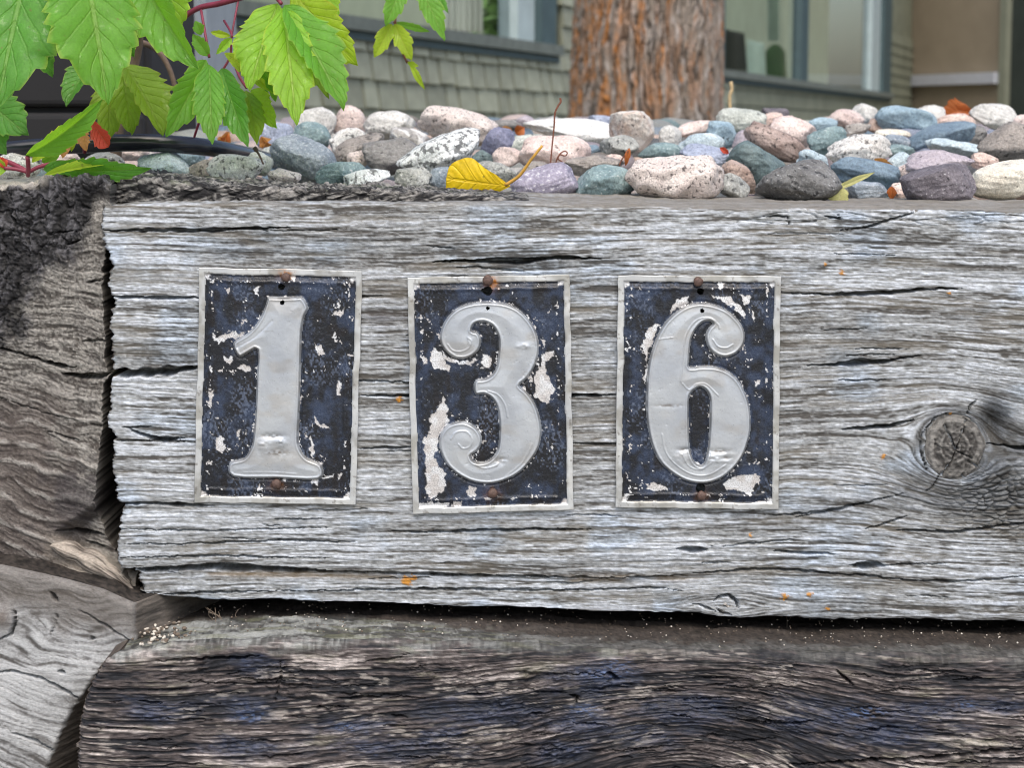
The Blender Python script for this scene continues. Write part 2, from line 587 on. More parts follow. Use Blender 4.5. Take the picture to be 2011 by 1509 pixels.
def grain_front(U, V):
    phi = flow_front(U, V)
    g1 = vn(phi / 3.6, U / 150.0, 31)
    g2 = vn(phi / 3.0, U / 62.0, 32)
    g3 = vn(phi / 12.0, U / 380.0, 33)
    g4 = vn(phi / 2.7 + 9, U / 17.0, 34)
    l1 = sst(0.0, 0.30, np.abs(vn(phi / 8.0, U / 330.0, 35)))      # thin grooves between the fibres
    l2 = sst(0.0, 0.36, np.abs(vn(phi / 5.0 + 40, U / 120.0, 36)))
    return phi, 0.34 * g1 + 0.30 * g2 + 0.10 * g3 + 0.30 * g4 + 0.24 * (l1 - 0.76) + 0.26 * (l2 - 0.74)

LICHEN = [(798, 1143, 13), (812, 1139, 6), (1541, 1173, 7), (1590, 1168, 6), (1625, 1197, 3.5), (1869, 815, 5), (1735, 897, 5), (784, 785, 6), (1654, 537, 5), (1866, 576, 4.5), (1473, 1052, 4), (1620, 520, 3)]

def disp_front(U, V):
    phi, g = grain_front(U, V)
    amp = 0.00026 * (1 + 0.5 * vn(U / 160.0, V / 90.0, 41)) * sst(414, 440, V) + 0.00014
    D = g * amp * 1.3
    D += 0.0008 * fbm(U / 400.0, V / 200.0, 42, 2)
    # uneven ridges left between wider bands
    D += 0.0007 * vn(phi / 42.0, U / 600.0, 43)
    # the lowest strip sits back behind the long split
    st = pl(U, [(200, 1119), (330, 1119), (420, 1115), (660, 1124), (1010, 1133), (1210, 1137), (1340, 1130), (1600, 1122), (2100, 1122)])
    D -= 0.0022 * sst(0, 5, V - st) * (1 - sst(1250, 1500, U))
    # the knot: its bark gap, hollow beside it
    x = U - KN[0]; y = V - KN[1]
    D -= 0.010 * np.exp(-(((x - 78) / 20) ** 2 + ((y + 38) / 40) ** 2))
    D -= 0.0035 * np.exp(-(((x - 105) / 90) ** 2 + ((y - 90) / 60) ** 2))
    rk = np.hypot(x / 63.0, y / 70.0)
    D -= 0.0026 * (1 - sst(0.84, 1.0, rk))
    D += 0.0005 * np.exp(-((rk - 1.2) / 0.2) ** 2)
    # scaly wood to the lower right of the knot
    m = np.exp(-(((x - 100) / 95) ** 2 + ((y - 105) / 58) ** 2))
    d1, d2 = worley(U / 22.0 + 0.4 * vn(U / 30, V / 30, 3), phi / 10.0, 45)
    D -= m * 0.0026 * (1 - sst(0.02, 0.34, d2 - d1))
    # splinters broken off along the top right edge
    tp = sst(400, 412, V) * (1 - sst(436, 446, V)) * sst(1380, 1500, U)
    d1b, d2b = worley(U / 95.0, V / 16.0, 46)
    D -= tp * (0.0012 * (_hash(np.floor(U / 80.0 + 0.4 * vn(U / 40, V / 14, 6)), np.floor(V / 13.0), 3)) + 0.0014 * (1 - sst(0.0, 0.10, d2b - d1b)))
    for (lx, ly, lr) in LICHEN:
        dd = np.hypot(U - lx, V - ly)
        D += 0.0005 * (1 - sst(0.5, 1.0, dd / lr * (1 + 0.5 * vn(U / 3.0, V / 3.0, 8))))
    for (hx, hy, hr) in ((553, 563.5, 7), (555.5, 593.5, 5), (958, 572, 10), (958, 604.5, 4.5), (1375.5, 572, 8), (1378, 609.5, 5), (1375.5, 959, 10)):   # pits added behind the plates to keep their holes dark
        D -= 0.014 * (1 - sst(0.8, 1.5, np.hypot(U - hx, V - hy) / hr))
    D -= crack_field(U, V, CR_FRONT)
    return D, np.zeros(U.shape)

def col_front(U, V, D):
    phi, g = grain_front(U, V)
    pale = s2l((191, 197, 204)); mid = s2l((148, 151, 152)); dark = s2l((82, 80, 77)); brown = s2l((120, 114, 102))
    zone = sst(-0.45, 0.5, fbm(U / 330.0 + 7, phi / 70.0, 48, 3))               # smoother and rougher stretches
    t = 0.50 + (0.40 + 0.40 * zone) * g + 0.22 * vn(phi / 17.0, U / 900.0, 49) * (1 - 0.5 * zone) + 0.10 * vn(U / 5.0, phi / 2.5, 51)
    big = fbm(U / 260.0, V / 110.0, 52, 3)
    t = t + 0.11 * big
    c = mixc(np.broadcast_to(dark, U.shape + (3,)), mid, sst(0.18, 0.48, t))
    c = mixc(c, pale, sst(0.46, 0.82, t))
    fl = vn(U / 7.0, phi / 2.3, 58) + 0.6 * vn(U / 3.2, V / 2.6, 59)            # short broken flecks
    c = c * (1 + 0.26 * np.clip(fl, -1, 1))[..., None]
    # browner, less bleached zones
    b = sst(0.05, 0.55, fbm(U / 220.0 + 3, phi / 30.0, 53, 3)) * 0.42
    c = mixc(c, brown, b * (1 - 0.6 * sst(0.5, 0.8, t)))
    bl = sst(0.1, 0.6, fbm(U / 120.0, V / 70.0, 54, 3)) * 0.32
    c = mixc(c, c * np.array([0.90, 1.01, 1.15]), bl * 2)
    x = U - KN[0]; y = V - KN[1]
    m = 1.5 * np.exp(-(((x - 95) / 105) ** 2 + ((y - 105) / 66) ** 2)) * (0.72 + 0.55 * vn(U / 14.0, phi / 6.0, 57)) + 0.6 * np.exp(-(((x + 20) / 150) ** 2 + ((y - 100) / 34) ** 2)) * (0.6 + 0.6 * vn(U / 30.0, phi / 5.0, 60)) + 1.5 * np.exp(-(((x - 78) / 32) ** 2 + ((y + 34) / 56) ** 2)) + 0.9 * np.exp(-(((x - 120) / 70) ** 2 + ((y + 10) / 50) ** 2)) \
        + 0.55 * np.exp(-(((U - 1640) / 130) ** 2 + ((V - 1000 + 0.18 * (U - 1640)) / 26) ** 2)) + 0.6 * np.exp(-(((x + 78) / 40) ** 2 + ((y - 62) / 44) ** 2))
    rk = np.hypot(x / 63.0, y / 70.0)
    m = m + 0.75 * np.exp(-((rk - 1.08) / 0.12) ** 2) * sst(-0.3, 0.5, vn(U / 22.0, V / 22.0, 47) + 0.2) + 0.7 * np.exp(-((rk - 1.5) / 0.35) ** 2) * sst(-0.2, 0.8, (x + y * 0.6) / 90.0)
    c = mixc(c, c * 0.26 + s2l((48, 46, 46)) * 0.12, np.clip(m, 0, 0.95) * 0.92)
    # end grain is darker at the sawn left end, brown stain over the low split
    st = pl(U, [(200, 1122), (660, 1128), (1010, 1136), (1340, 1132), (2100, 1126)])
    c = mixc(c, s2l((118, 96, 58)), 0.6 * np.exp(-((V - st - 5) / 7) ** 2) * sst(0.0, 0.4, 0.3 + vn(U / 90.0, V / 30.0, 55)) * (1 - sst(1300, 1420, U)))
    tp = (1 - sst(398, 416, V)) * (0.25 + 0.75 * sst(800, 1250, U))
    c = mixc(c, s2l((128, 122, 112)) * (1 + 0.25 * fbm(U / 20.0, V / 9.0, 56))[..., None], tp * 0.85)
    # rust runs under the plates' nails and the dark patch beside the first plate
    c = mixc(c, s2l((66, 60, 58)), 0.75 * np.exp(-(((U - 752) / 46) ** 2 + ((V - 622) / 15) ** 2)))
    for (lx, ly, lr) in LICHEN:
        dd = np.hypot(U - lx, V - ly) * (1 + 0.6 * vn(U / 3.0, V / 3.0, 8))
        c = mixc(c, s2l((190, 130, 38)) * (1 + 0.3 * vn(U / 2.5, V / 2.5, 9))[..., None], (1 - sst(0.5, 0.95, dd / lr)) * 0.9)
    return c

M_WOOD = wood_mat('weathered_grey_wood', (0.12, 1, 1))
uc = np.concatenate([np.arange(205, 2070, 2.9), np.arange(2072, 3300, 14)])
TOP_F = [(200, 407), (260, 402), (420, 399), (700, 398), (1000, 398), (1300, 404), (1500, 411), (2011, 414), (3300, 420)]
BOT_F = [(200, 1170), (275, 1176), (400, 1184), (640, 1191), (1000, 1201), (1400, 1212), (1600, 1218), (2011, 1222), (3300, 1236)]
LEFT_F = [(380, 206), (405, 203), (440, 200), (470, 205), (500, 214), (520, 224), (545, 213), (578, 216), (590, 226), (640, 218), (690, 223), (722, 222),
          (735, 232), (745, 221), (800, 215), (840, 216), (852, 226), (920, 222), (980, 232), (992, 246), (1004, 238), (1030, 236), (1060, 232), (1100, 229),
          (1116, 236), (1122, 270), (1140, 276), (1155, 281), (1176, 276), (1230, 280)]
front = beam('weathered_timber', uc,
             lambda u: pl(u, TOP_F) + 1.6 * vn(u / 60.0, u * 0, 61) + 0.9 * vn(u / 11.0, u * 0, 62),
             lambda u: pl(u, BOT_F) + 3.0 * vn(u / 90.0, u * 0, 63) + 1.2 * vn(u / 14.0, u * 0, 64),
             0.0, 0.20, 510, disp_front, col_front, M_WOOD, r=7.0,
             left=lambda v: pl(v, LEFT_F), ragged=lambda v: 3.4 * vn(v / 7.0, v * 0, 65) + 2.0 * vn(v / 2.8, v * 0, 66), right=True)
tag(front, 'silver grey weathered timber carrying the three number plates', 'timber')

def knot(cx, cy, rx, ry, Y, parent, seed, cracks, cols):
    na, nr = 96, 34
    rr = np.linspace(0, 1, nr)[:, None]; aa = np.linspace(0, 2 * np.pi, na, endpoint=False)[None]
    wob = 1 + 0.10 * vn(np.cos(aa) * 1.6 + 5, np.sin(aa) * 1.6, seed) + 0.03 * vn(np.cos(aa) * 6 + 5, np.sin(aa) * 6, seed + 4)
    U = cx + rx * rr * np.cos(aa) * wob; V = cy + ry * rr * np.sin(aa) * wob
    dist = rr * np.ones_like(aa)
    ring = vn(dist * 13 + 0.4 * vn(U / 25, V / 25, seed + 1), aa * 0 + 3.0, seed + 2)
    fib = vn(U / 4.0, V / 4.0, seed + 3)
    fi2 = vn(U / 9.0, V / 6.0, seed + 5)
    D = 0.0014 * (1 - dist ** 2) + 0.0003 * ring + 0.0005 * fib + 0.0004 * fi2
    D -= 0.0030 * sst(0.93, 1.0, dist) * (0.35 + 0.65 * sst(-0.3, 0.6, vn(np.cos(aa) * 1.3 + 2, np.sin(aa) * 1.3, seed + 6)))
    D -= crack_field(U, V, cracks, 1.5, seed + 9)
    P = atn(U, V, Y); P[..., 1] -= D
    t = np.clip(0.5 + 0.42 * ring + 0.35 * fib + 0.3 * fi2 - 0.35 * np.exp(-((dist - 0.15) / 0.25) ** 2) + 0.2 * sst(-0.2, 0.8, (-np.cos(aa) - np.sin(aa)) * dist), 0, 1)
    c = mixc(np.broadcast_to(s2l(cols[0]), U.shape + (3,)), s2l(cols[1]), t)
    me = mesh_np('knot', P, grid_faces(nr, na, True), True, {'Col': (c, 'FLOAT_COLOR'), 'wet': (np.zeros(U.shape), 'FLOAT')})
    return link('knot', me, M_WOOD, parent)
knot(KN[0], KN[1], 60, 67, 0.0016, front, 71,
     [([(1876, 882), (1862, 850), (1853, 832)], 2.0, 0.004), ([(1876, 882), (1890, 850), (1898, 822)], 2.0, 0.004), ([(1876, 882), (1868, 905), (1846, 940)], 2.2, 0.004),
      ([(1872, 881), (1880, 882)], 5.0, 0.006), ([(1876, 884), (1915, 905)], 1.4, 0.003), ([(1900, 905), (1925, 918)], 2.0, 0.004), ([(1830, 870), (1850, 880)], 1.3, 0.002), ([(1890, 930), (1895, 945)], 1.5, 0.003)],
     ((64, 62, 60), (132, 130, 126)))
knot(1424, 1190, 17, 15, 0.0015, front, 81, [([(1418, 1185), (1426, 1196)], 2.5, 0.003)], ((120, 114, 106), (190, 186, 182)))

# ---- the lower timber: dark, wet looking, its fibres swell round a knot
def flow_low(U, V):
    hump = np.exp(-((U - 1335) / 230.0) ** 2) * (95 * sst(1180, 1520, V) + 10)
    dip = 26 * sst(400, 1150, U) * (1 - sst(1400, 1900, U)) * sst(1230, 1340, V)
    return V + hump + dip + 12 * vn(U / 260.0, V / 110.0, 121) + 3 * vn(U / 80.0, V / 30.0, 122)

CR_LOW = [([(2080, 1456), (1980, 1474), (1850, 1488), (1700, 1497), (1560, 1503)], 3.6, 0.010), ([(300, 1300), (420, 1294), (520, 1290)], 2.6, 0.006),
          ([(700, 1301), (760, 1297), (805, 1284)], 1.8, 0.004), ([(548, 1290), (552, 1330), (540, 1380)], 2.0, 0.003),
          ([(1640, 1316), (1660, 1334), (1676, 1348)], 3.0, 0.008), ([(1120, 1366), (1135, 1372), (1130, 1385)], 3.0, 0.006), ([(1190, 1320), (1205, 1330), (1215, 1336)], 4.0, 0.006)]
_r = random.Random(9)
for _k in range(130):
    _u = _r.uniform(160, 2050); _v = _r.uniform(1310, 1560); _l = _r.uniform(20, 110)
    CR_LOW.append(([(_u, _v), (_u + _l, _v + _r.uniform(-5, 5))], _r.uniform(1.0, 2.4), _r.uniform(0.002, 0.005)))

def grain_low(U, V):
    phi = flow_low(U, V)
    g = 0.36 * vn(phi / 5.0, U / 110.0, 131) + 0.34 * vn(phi / 3.2, U / 46.0, 132) + 0.26 * vn(phi / 16.0, U / 260.0, 133) + 0.24 * vn(phi / 2.6, U / 14.0, 134) + 0.32 * (sst(0.0, 0.34, np.abs(vn(phi / 9.0, U / 150.0, 135))) - 0.75)
    return phi, g

SKY_SHEEN = [(505, 1305, 50, 24), (490, 1400, 60, 34), (690, 1428, 90, 20), (470, 1470, 110, 28), (1200, 1310, 34, 16), (1170, 1340, 90, 40), (1150, 1420, 80, 34), (1260, 1440, 80, 30), (1840, 1395, 120, 30), (1600, 1410, 120, 40), (880, 1440, 60, 16), (1960, 1390, 60, 24), (1100, 1480, 70, 30), (950, 1400, 140, 40), (780, 1470, 150, 30), (1350, 1400, 120, 40), (1750, 1440, 160, 36), (300, 1400, 90, 30)]  # wet dark patches; the sky's blue reflection is painted into their colour
def sky_sheen_mask(U, V):
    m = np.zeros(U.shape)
    for (x, y, a, b) in SKY_SHEEN:
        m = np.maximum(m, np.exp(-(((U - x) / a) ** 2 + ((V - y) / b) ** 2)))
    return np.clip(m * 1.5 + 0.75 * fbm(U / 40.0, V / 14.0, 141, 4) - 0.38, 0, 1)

def disp_low(U, V):
    phi, g = grain_low(U, V)
    face = sst(1284, 1312, V)
    D = g * (0.0011 * face + 0.00035)
    D += 0.0013 * fbm(U / 160.0, phi / 50.0, 142, 3) * (0.3 + 0.7 * face)
    fh, fd = facets(U / 40.0 + 0.5 * vn(U / 25.0, V / 12.0, 146), phi / 9.0, 143)
    rot = np.clip(sst(0.0, 0.5, fbm(U / 150.0, V / 70.0, 144, 3) + 0.1) + 0.6 * sky_sheen_mask(U, V), 0, 1) * face
    D += rot * 0.0011 * fh - rot * 0.0008 * (1 - sst(0.0, 0.2, fd))
    D += 0.0004 * rot * vn(U / 5.0, V / 3.5, 145)
    D += (1 - face) * (0.0008 * vn(phi / 22.0, U / 60.0, 147) + 0.0006 * fbm(U / 16.0, V / 22.0, 148, 3))
    D -= crack_field(U, V, CR_LOW, 2.5, 150)
    return D, sky_sheen_mask(U, V) * face

def col_low(U, V, D):
    phi, g = grain_low(U, V)
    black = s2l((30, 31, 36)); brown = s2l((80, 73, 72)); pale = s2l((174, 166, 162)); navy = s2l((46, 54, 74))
    t = 0.5 + 0.62 * g
    light = 0.75 * fbm(U / 210.0, phi / 42.0, 151, 3) - 0.25 * np.exp(-(((U - 1000) / 500) ** 2 + ((V - 1420) / 70) ** 2)) + 0.75 * np.exp(-((V - 1292 - 0.03 * (U - 300)) / 26.0) ** 2) * sst(0, .6, vn(U / 160.0, V * 0, 152) + 0.35) * (1 - 0.6 * sst(900, 1200, U)) \
        + 0.35 * np.exp(-(((U - 190) / 90) ** 2 + ((V - 1460) / 60) ** 2)) + 0.3 * np.exp(-(((U - 1880) / 260) ** 2 + ((V - 1500) / 14) ** 2))
    t = t + 0.50 * light - 0.07
    c = mixc(np.broadcast_to(black, U.shape + (3,)), brown, sst(0.22, 0.52, t))
    c = mixc(c, pale, sst(0.58, 0.98, t) * 0.9)
    c = c * (1 + 0.35 * np.clip(vn(U / 8.0, phi / 2.4, 168) + 0.6 * vn(U / 3.4, V / 2.8, 169), -1, 1))[..., None]
    chp = sst(0.40, 0.70, vn(U / 34.0, phi / 2.8, 173) * 0.5 + 0.3 * vn(U / 11.0, phi / 5.0, 175) + 0.5 * vn(U / 90.0, V / 40.0, 174))
    c = mixc(c, s2l((186, 178, 170)), chp * 0.5)
    grn = sst(0.15, 0.6, fbm(U / 70.0, V / 26.0, 153, 3)) * 0.4
    c = mixc(c, s2l((112, 112, 88)), grn * sst(0.4, 0.8, t))
    tm = sky_sheen_mask(U, V)
    c = mixc(c, navy * (0.45 + 1.1 * sst(-0.6, 0.7, 0.7 * vn(U / 9.0, phi / 3.0, 154) + 0.5 * g))[..., None], tm * 0.8)  # sky reflection painted bluish over the wet wood
    sky_glint = np.zeros(U.shape)
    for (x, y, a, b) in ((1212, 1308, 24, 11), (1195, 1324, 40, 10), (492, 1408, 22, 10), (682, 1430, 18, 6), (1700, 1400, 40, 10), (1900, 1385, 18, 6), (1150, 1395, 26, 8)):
        sky_glint = np.maximum(sky_glint, np.exp(-(((U - x) / a) ** 2 + ((V - y) / b) ** 2)))
    c = mixc(c, s2l((86, 108, 148)), np.clip(sky_glint * (0.15 + 1.3 * vn(U / 6.0, phi / 2.6, 155)), 0, 0.75))  # brighter blue glints of sky, painted on as colour
    # the ledge on top: bleached and dusty, silty towards the back
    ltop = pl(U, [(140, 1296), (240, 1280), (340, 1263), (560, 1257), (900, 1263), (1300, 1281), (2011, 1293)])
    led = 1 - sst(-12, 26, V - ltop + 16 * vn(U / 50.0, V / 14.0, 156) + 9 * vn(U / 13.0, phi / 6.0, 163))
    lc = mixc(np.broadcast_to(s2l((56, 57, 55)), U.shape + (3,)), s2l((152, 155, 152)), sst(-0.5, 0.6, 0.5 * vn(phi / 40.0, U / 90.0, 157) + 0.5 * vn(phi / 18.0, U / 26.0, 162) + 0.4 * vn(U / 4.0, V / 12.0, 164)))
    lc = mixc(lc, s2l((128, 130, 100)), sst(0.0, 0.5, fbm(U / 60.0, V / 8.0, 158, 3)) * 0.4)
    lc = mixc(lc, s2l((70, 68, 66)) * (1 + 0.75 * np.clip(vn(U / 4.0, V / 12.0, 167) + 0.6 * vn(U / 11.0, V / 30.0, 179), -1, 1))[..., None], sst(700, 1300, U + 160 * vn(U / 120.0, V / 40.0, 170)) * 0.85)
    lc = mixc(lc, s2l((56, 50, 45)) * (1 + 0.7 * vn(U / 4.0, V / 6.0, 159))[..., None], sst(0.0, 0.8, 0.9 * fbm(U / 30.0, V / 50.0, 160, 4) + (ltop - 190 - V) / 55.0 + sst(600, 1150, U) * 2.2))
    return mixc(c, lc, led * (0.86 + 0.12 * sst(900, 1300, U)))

M_WOODLOW = wood_mat('dark_timber_wood', (0.2, 1, 1), 0.72, 0.4)
LEFT_L = [(1100, 330), (1262, 300), (1275, 262), (1290, 225), (1302, 205), (1330, 190), (1352, 176), (1380, 164), (1420, 158), (1509, 152), (2100, 150)]
uc = np.concatenate([np.arange(196, 2070, 3.0), np.arange(2072, 3300, 16)])
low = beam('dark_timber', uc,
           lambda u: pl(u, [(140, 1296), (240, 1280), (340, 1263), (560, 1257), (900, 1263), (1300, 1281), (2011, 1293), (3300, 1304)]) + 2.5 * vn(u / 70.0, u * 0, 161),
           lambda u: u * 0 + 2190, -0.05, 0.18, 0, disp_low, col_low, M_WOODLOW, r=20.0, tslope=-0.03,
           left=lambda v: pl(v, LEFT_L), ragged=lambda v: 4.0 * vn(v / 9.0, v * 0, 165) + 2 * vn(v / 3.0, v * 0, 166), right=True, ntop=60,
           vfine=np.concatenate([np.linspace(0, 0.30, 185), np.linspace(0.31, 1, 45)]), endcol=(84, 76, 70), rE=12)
tag(low, 'dark rotting timber with painted bluish sky sheen under the grey timber', 'timber')

# ---- corner timber at the left: sawn end with curved rings, rotted black above
def flow_cor(U, V):
    k = sst(480, 1100, V)
    u = U - 205
    return V - (0.06 + 0.40 * k) * u * (1 - 0.28 * (U / 215.0) * k) + 10 * vn(U / 70.0, V / 60.0, 171) + 4 * vn(U / 22.0, V / 18.0, 172)

CR_COR = [([(-20, 684), (40, 694), (110, 716), (150, 722)], 3.0, 0.008), ([(92, 712), (112, 716), (132, 722)], 6.0, 0.010), ([(120, 733), (160, 741), (226, 736)], 4.2, 0.012),
          ([(160, 671), (212, 668)], 1.8, 0.004), ([(100, 458), (150, 452)], 2.2, 0.006), ([(130, 482), (160, 470)], 2.5, 0.006), ([(170, 556), (212, 545)], 2.0, 0.005), ([(85, 845), (160, 866)], 1.6, 0.004),
          ([(-20, 775), (90, 812), (200, 838)], 1.2, 0.003), ([(110, 1042), (150, 1052), (196, 1062)], 4.0, 0.010), ([(80, 1100), (150, 1140), (215, 1160)], 3.0, 0.006), ([(160, 1072), (196, 1084)], 2.0, 0.004)]
def rotten(U, V, seed):
    """charred, crumbling wood: hard flakes of several sizes, torn fibres, crevices"""
    wu = U + 8 * vn(U / 26.0, V / 26.0, seed + 1) + 3 * vn(U / 9.0, V / 9.0, seed + 2); wv = V + 8 * vn(U / 26.0, V / 26.0, seed + 3) + 3 * vn(U / 9.0, V / 9.0, seed + 4)
    h1, e1 = facets(wu / 24.0, wv / 38.0, seed + 11)
    h2, e2 = facets(wu / 10.0, wv / 14.0, seed + 12)
    h3, e3 = facets(wu / 4.6, wv / 7.0, seed + 13)
    lum = fbm(wu / 60.0, wv / 60.0, seed + 8, 3)
    k = sst(-0.3, 0.4, vn(U / 50.0, V / 50.0, seed + 9))
    h = 0.9 * lum + 0.75 * h1 + (0.30 + 0.25 * k) * h2 + 0.2 * h3 - 0.9 * (1 - sst(0.0, 0.16, e1))
    tone = 0.5 * (h1 * 0.5 + h2 * 0.7 + h3 * 0.9) + 0.25 * vn(U / 3.0, V / 4.0, seed + 10)
    return h, tone, e1

def rot_cor(U, V):
    return sst(-0.16, 0.20, (560 - V) / 250.0 + (110 - U) / 170.0 - 0.12 + 0.28 * fbm(U / 50.0, V / 50.0, 175, 3))

def grain_cor(U, V):
    phi = flow_cor(U, V)
    g = 0.34 * vn(phi / 8.0, U / 90.0, 181) + 0.36 * vn(phi / 3.6, U / 26.0, 182) + 0.34 * vn(U / 3.2, V / 3.2, 183) + 0.4 * (sst(0, 0.35, np.abs(vn(phi / 8.0, U / 60.0, 180))) - 0.75)
    ring = np.abs(((phi + 14 * vn(U / 80.0, V / 80.0, 184)) / 46.0) % 1.0 - 0.5) * 2
    return phi, g, ring

def disp_cor(U, V):
    phi, g, ring = grain_cor(U, V)
    k = rot_cor(U, V)
    lowk = sst(720, 860, V)
    D = g * 0.0008 + lowk * 0.0010 * (sst(0.5, 0.95, ring) - 0.4) * (0.6 + 0.6 * vn(U / 40.0, V / 40.0, 189))
    D += 0.0014 * fbm(U / 80.0, V / 80.0, 185, 3)
    rh, _, _ = rotten(U, V, 600)
    D += k * 0.0019 * rh
    # lower right corner is broken away behind a splinter
    D -= 0.012 * sst(0, 40, (V - 1010) + (U - 150) * 0.7) * (1 - sst(0, 10, V - (1048 + (U - 110) * 0.55))) * sst(90, 130, U)
    D -= 0.010 * sst(1130, 1175, V - 0.2 * (U - 100))
    D -= 0.0035 * np.exp(-(((U - 190) / 30) ** 2 + ((V - 398) / 20) ** 2))
    D -= crack_field(U, V, CR_COR, 2.0, 190)
    return D, 0.4 * k

def col_cor(U, V, D):
    phi, g, ring = grain_cor(U, V)
    grey = s2l((142, 139, 133)); dk = s2l((70, 66, 62)); brown = s2l((86, 78, 74)); blk = s2l((20, 20, 23)); pale = s2l((170, 167, 161))
    t = 0.5 + 0.6 * g
    c = mixc(np.broadcast_to(dk, U.shape + (3,)), grey, sst(0.2, 0.7, t))
    c = c * (1 + 0.42 * np.clip(vn(U / 3.0, V / 2.4, 192) + 0.7 * vn(U / 8.0, phi / 2.6, 194), -1, 1))[..., None]
    lowk = sst(720, 840, V)
    br = lowk * sst(0.0, 0.6, (150 - U) / 160.0 + 0.25 + 0.4 * fbm(U / 50.0, V / 50.0, 195, 3))
    c = mixc(c, brown * (0.65 + 0.7 * t)[..., None], br * 0.8)
    c = mixc(c, pale, lowk * sst(0.66, 0.98, ring + 0.3 * g) * 0.6 * sst(-0.6, 0.5, vn(U / 26.0, V / 14.0, 193) + 0.3))
    c = mixc(c, s2l((62, 58, 60)), sst(0, 1, np.exp(-(((U - 150) / 70) ** 2 + ((V - 985) / 60) ** 2)) * 1.2 + 0.4 * vn(U / 20.0, V / 20.0, 196)) * 0.75)
    c = mixc(c, s2l((150, 140, 126)), sst(1040, 1075, V - (U - 110) * 0.5) * sst(70, 130, U) * 0.6 * (0.6 + 0.6 * t))
    k = rot_cor(U, V)
    _, rf, rc = rotten(U, V, 600)
    bc = mixc(np.broadcast_to(blk, U.shape + (3,)), s2l((92, 91, 95)), sst(0.2, 1.1, 0.36 + 0.9 * rf + 0.3 * vn(U / 30.0, V / 40.0, 197)))
    c = mixc(c, bc, k * 0.95)
    tp = 1 - sst(350, 372, V + 8 * vn(U / 30.0, V / 10.0, 198))
    c = mixc(c, s2l((172, 166, 156)) * (1 + 0.2 * vn(U / 5.0, V / 3.0, 199))[..., None], tp * (1 - sst(60, 105, U)) * 0.9)
    return c

M_WOODC = wood_mat('corner_timber_wood', (0.5, 1, 1), 0.85, 0.4)
uc = np.concatenate([np.arange(-900, -40, 18), np.arange(-38, 226, 2.6)])
corner = beam('corner_timber', uc,
              lambda u: pl(u, [(-900, 366), (0, 366), (60, 358), (90, 352), (150, 350), (205, 352), (230, 362)]) + 4 * vn(u / 16.0, u * 0, 201),
              lambda u: pl(u, [(-900, 1090), (0, 1104), (60, 1124), (130, 1148), (200, 1168), (260, 1178)]) + 4 * vn(u / 12.0, u * 0, 202),
              0.004, 0.20, 400, disp_cor, col_cor, M_WOODC, r=12.0, right=True, ntop=40,
              rightf=lambda v: pl(v, [(340, 216), (470, 214), (500, 205), (560, 200), (640, 206), (700, 205), (735, 212), (760, 204), (850, 200), (930, 190), (1010, 184), (1060, 196), (1100, 222), (1160, 262), (1180, 262)]) + 3 * vn(v / 12.0, v * 0, 203) + 2 * vn(v / 4.0, v * 0, 204))
tag(corner, 'brown timber end with curved growth rings and black rotted top corner', 'timber')

def splinter():
    """long splinter torn from the lower corner of the brown timber end"""
    na, nc = 80, 22
    t = np.linspace(0, 1, na)[:, None]; q = np.linspace(-1, 1, nc)[None]
    ax = 104 + t * 160; ay = 1068 + t * 92 - 10 * np.sin(t * np.pi)
    w = pl(t, [(0, 4), (0.12, 16), (0.5, 21), (0.8, 14), (0.93, 9), (1, 3)]) * (1 + 0.15 * vn(t * 9, q * 0, 251))
    U = ax - 0.50 * q * w + 3 * vn(q * 3, t * 0 + 2.0, 252) * sst(0.7, 1.0, t); V = ay + 0.87 * q * w
    lines = 0.5 * vn(q * 6 + 0.3 * vn(t * 5, q * 0, 253), t * 3, 254) + 0.5 * vn(q * 13, t * 7, 255)
    D = 0.007 * np.sqrt(np.clip(1 - q * q, 0, 1)) * (1 - 0.5 * t) + 0.0007 * lines + 0.001 * vn(t * 6, q * 2, 256)
    P = atn(U, V, 0.006); P[..., 1] -= D
    c = mixc(np.broadcast_to(s2l((70, 62, 56)), U.shape + (3,)), s2l((172, 162, 150)), sst(-0.5, 0.5, lines + 0.3 - 0.5 * sst(0.6, 1, t)))
    me = mesh_np('splinter', P, grid_faces(na, nc), True, {'Col': (c, 'FLOAT_COLOR'), 'wet': (np.zeros(U.shape), 'FLOAT')})
    link('splinter', me, M_WOODC, corner)
splinter()

# ---- lower left timber: pale, sawn off at a slant
def flow_ll(U, V):
    u = U + 0.0
    swirl = np.exp(-(((U - 20) / 90) ** 2 + ((V - 1215) / 60) ** 2))
    return V - 0.36 * u + 0.0012 * u * u * 0.6 + 70 * swirl * np.sign(V - 1215) * 0.4 + 9 * vn(U / 60.0, V / 50.0, 211) + 0.30 * sst(1420, 1509, V) * (U - 60) * -1.2

CR_LL = [([(-20, 1318), (30, 1321), (80, 1334), (120, 1352), (165, 1378)], 2.6, 0.009), ([(115, 1318), (128, 1322)], 4.0, 0.006), ([(20, 1440), (60, 1452), (105, 1476)], 2.4, 0.005), ([(112, 1200), (110, 1222), (98, 1248)], 1.2, 0.003),
         ([(100, 1166), (112, 1184)], 4.0, 0.006), ([(178, 1252), (185, 1258)], 3.0, 0.005), ([(-10, 1262), (20, 1248), (31, 1222), (30, 1194)], 2.0, 0.007), ([(150, 1195), (220, 1238), (260, 1262)], 1.4, 0.003)]
def GLL(U, V, phi): return 0.35 * vn(phi / 6.0, U / 90.0, 221) + 0.35 * vn(phi / 3.6, U / 40.0, 222) + 0.2 * vn(U / 4.0, V / 3.0, 223) + 0.5 * (sst(0, 0.3, np.abs(vn(phi / 9.0, U / 120.0, 225))) - 0.8)
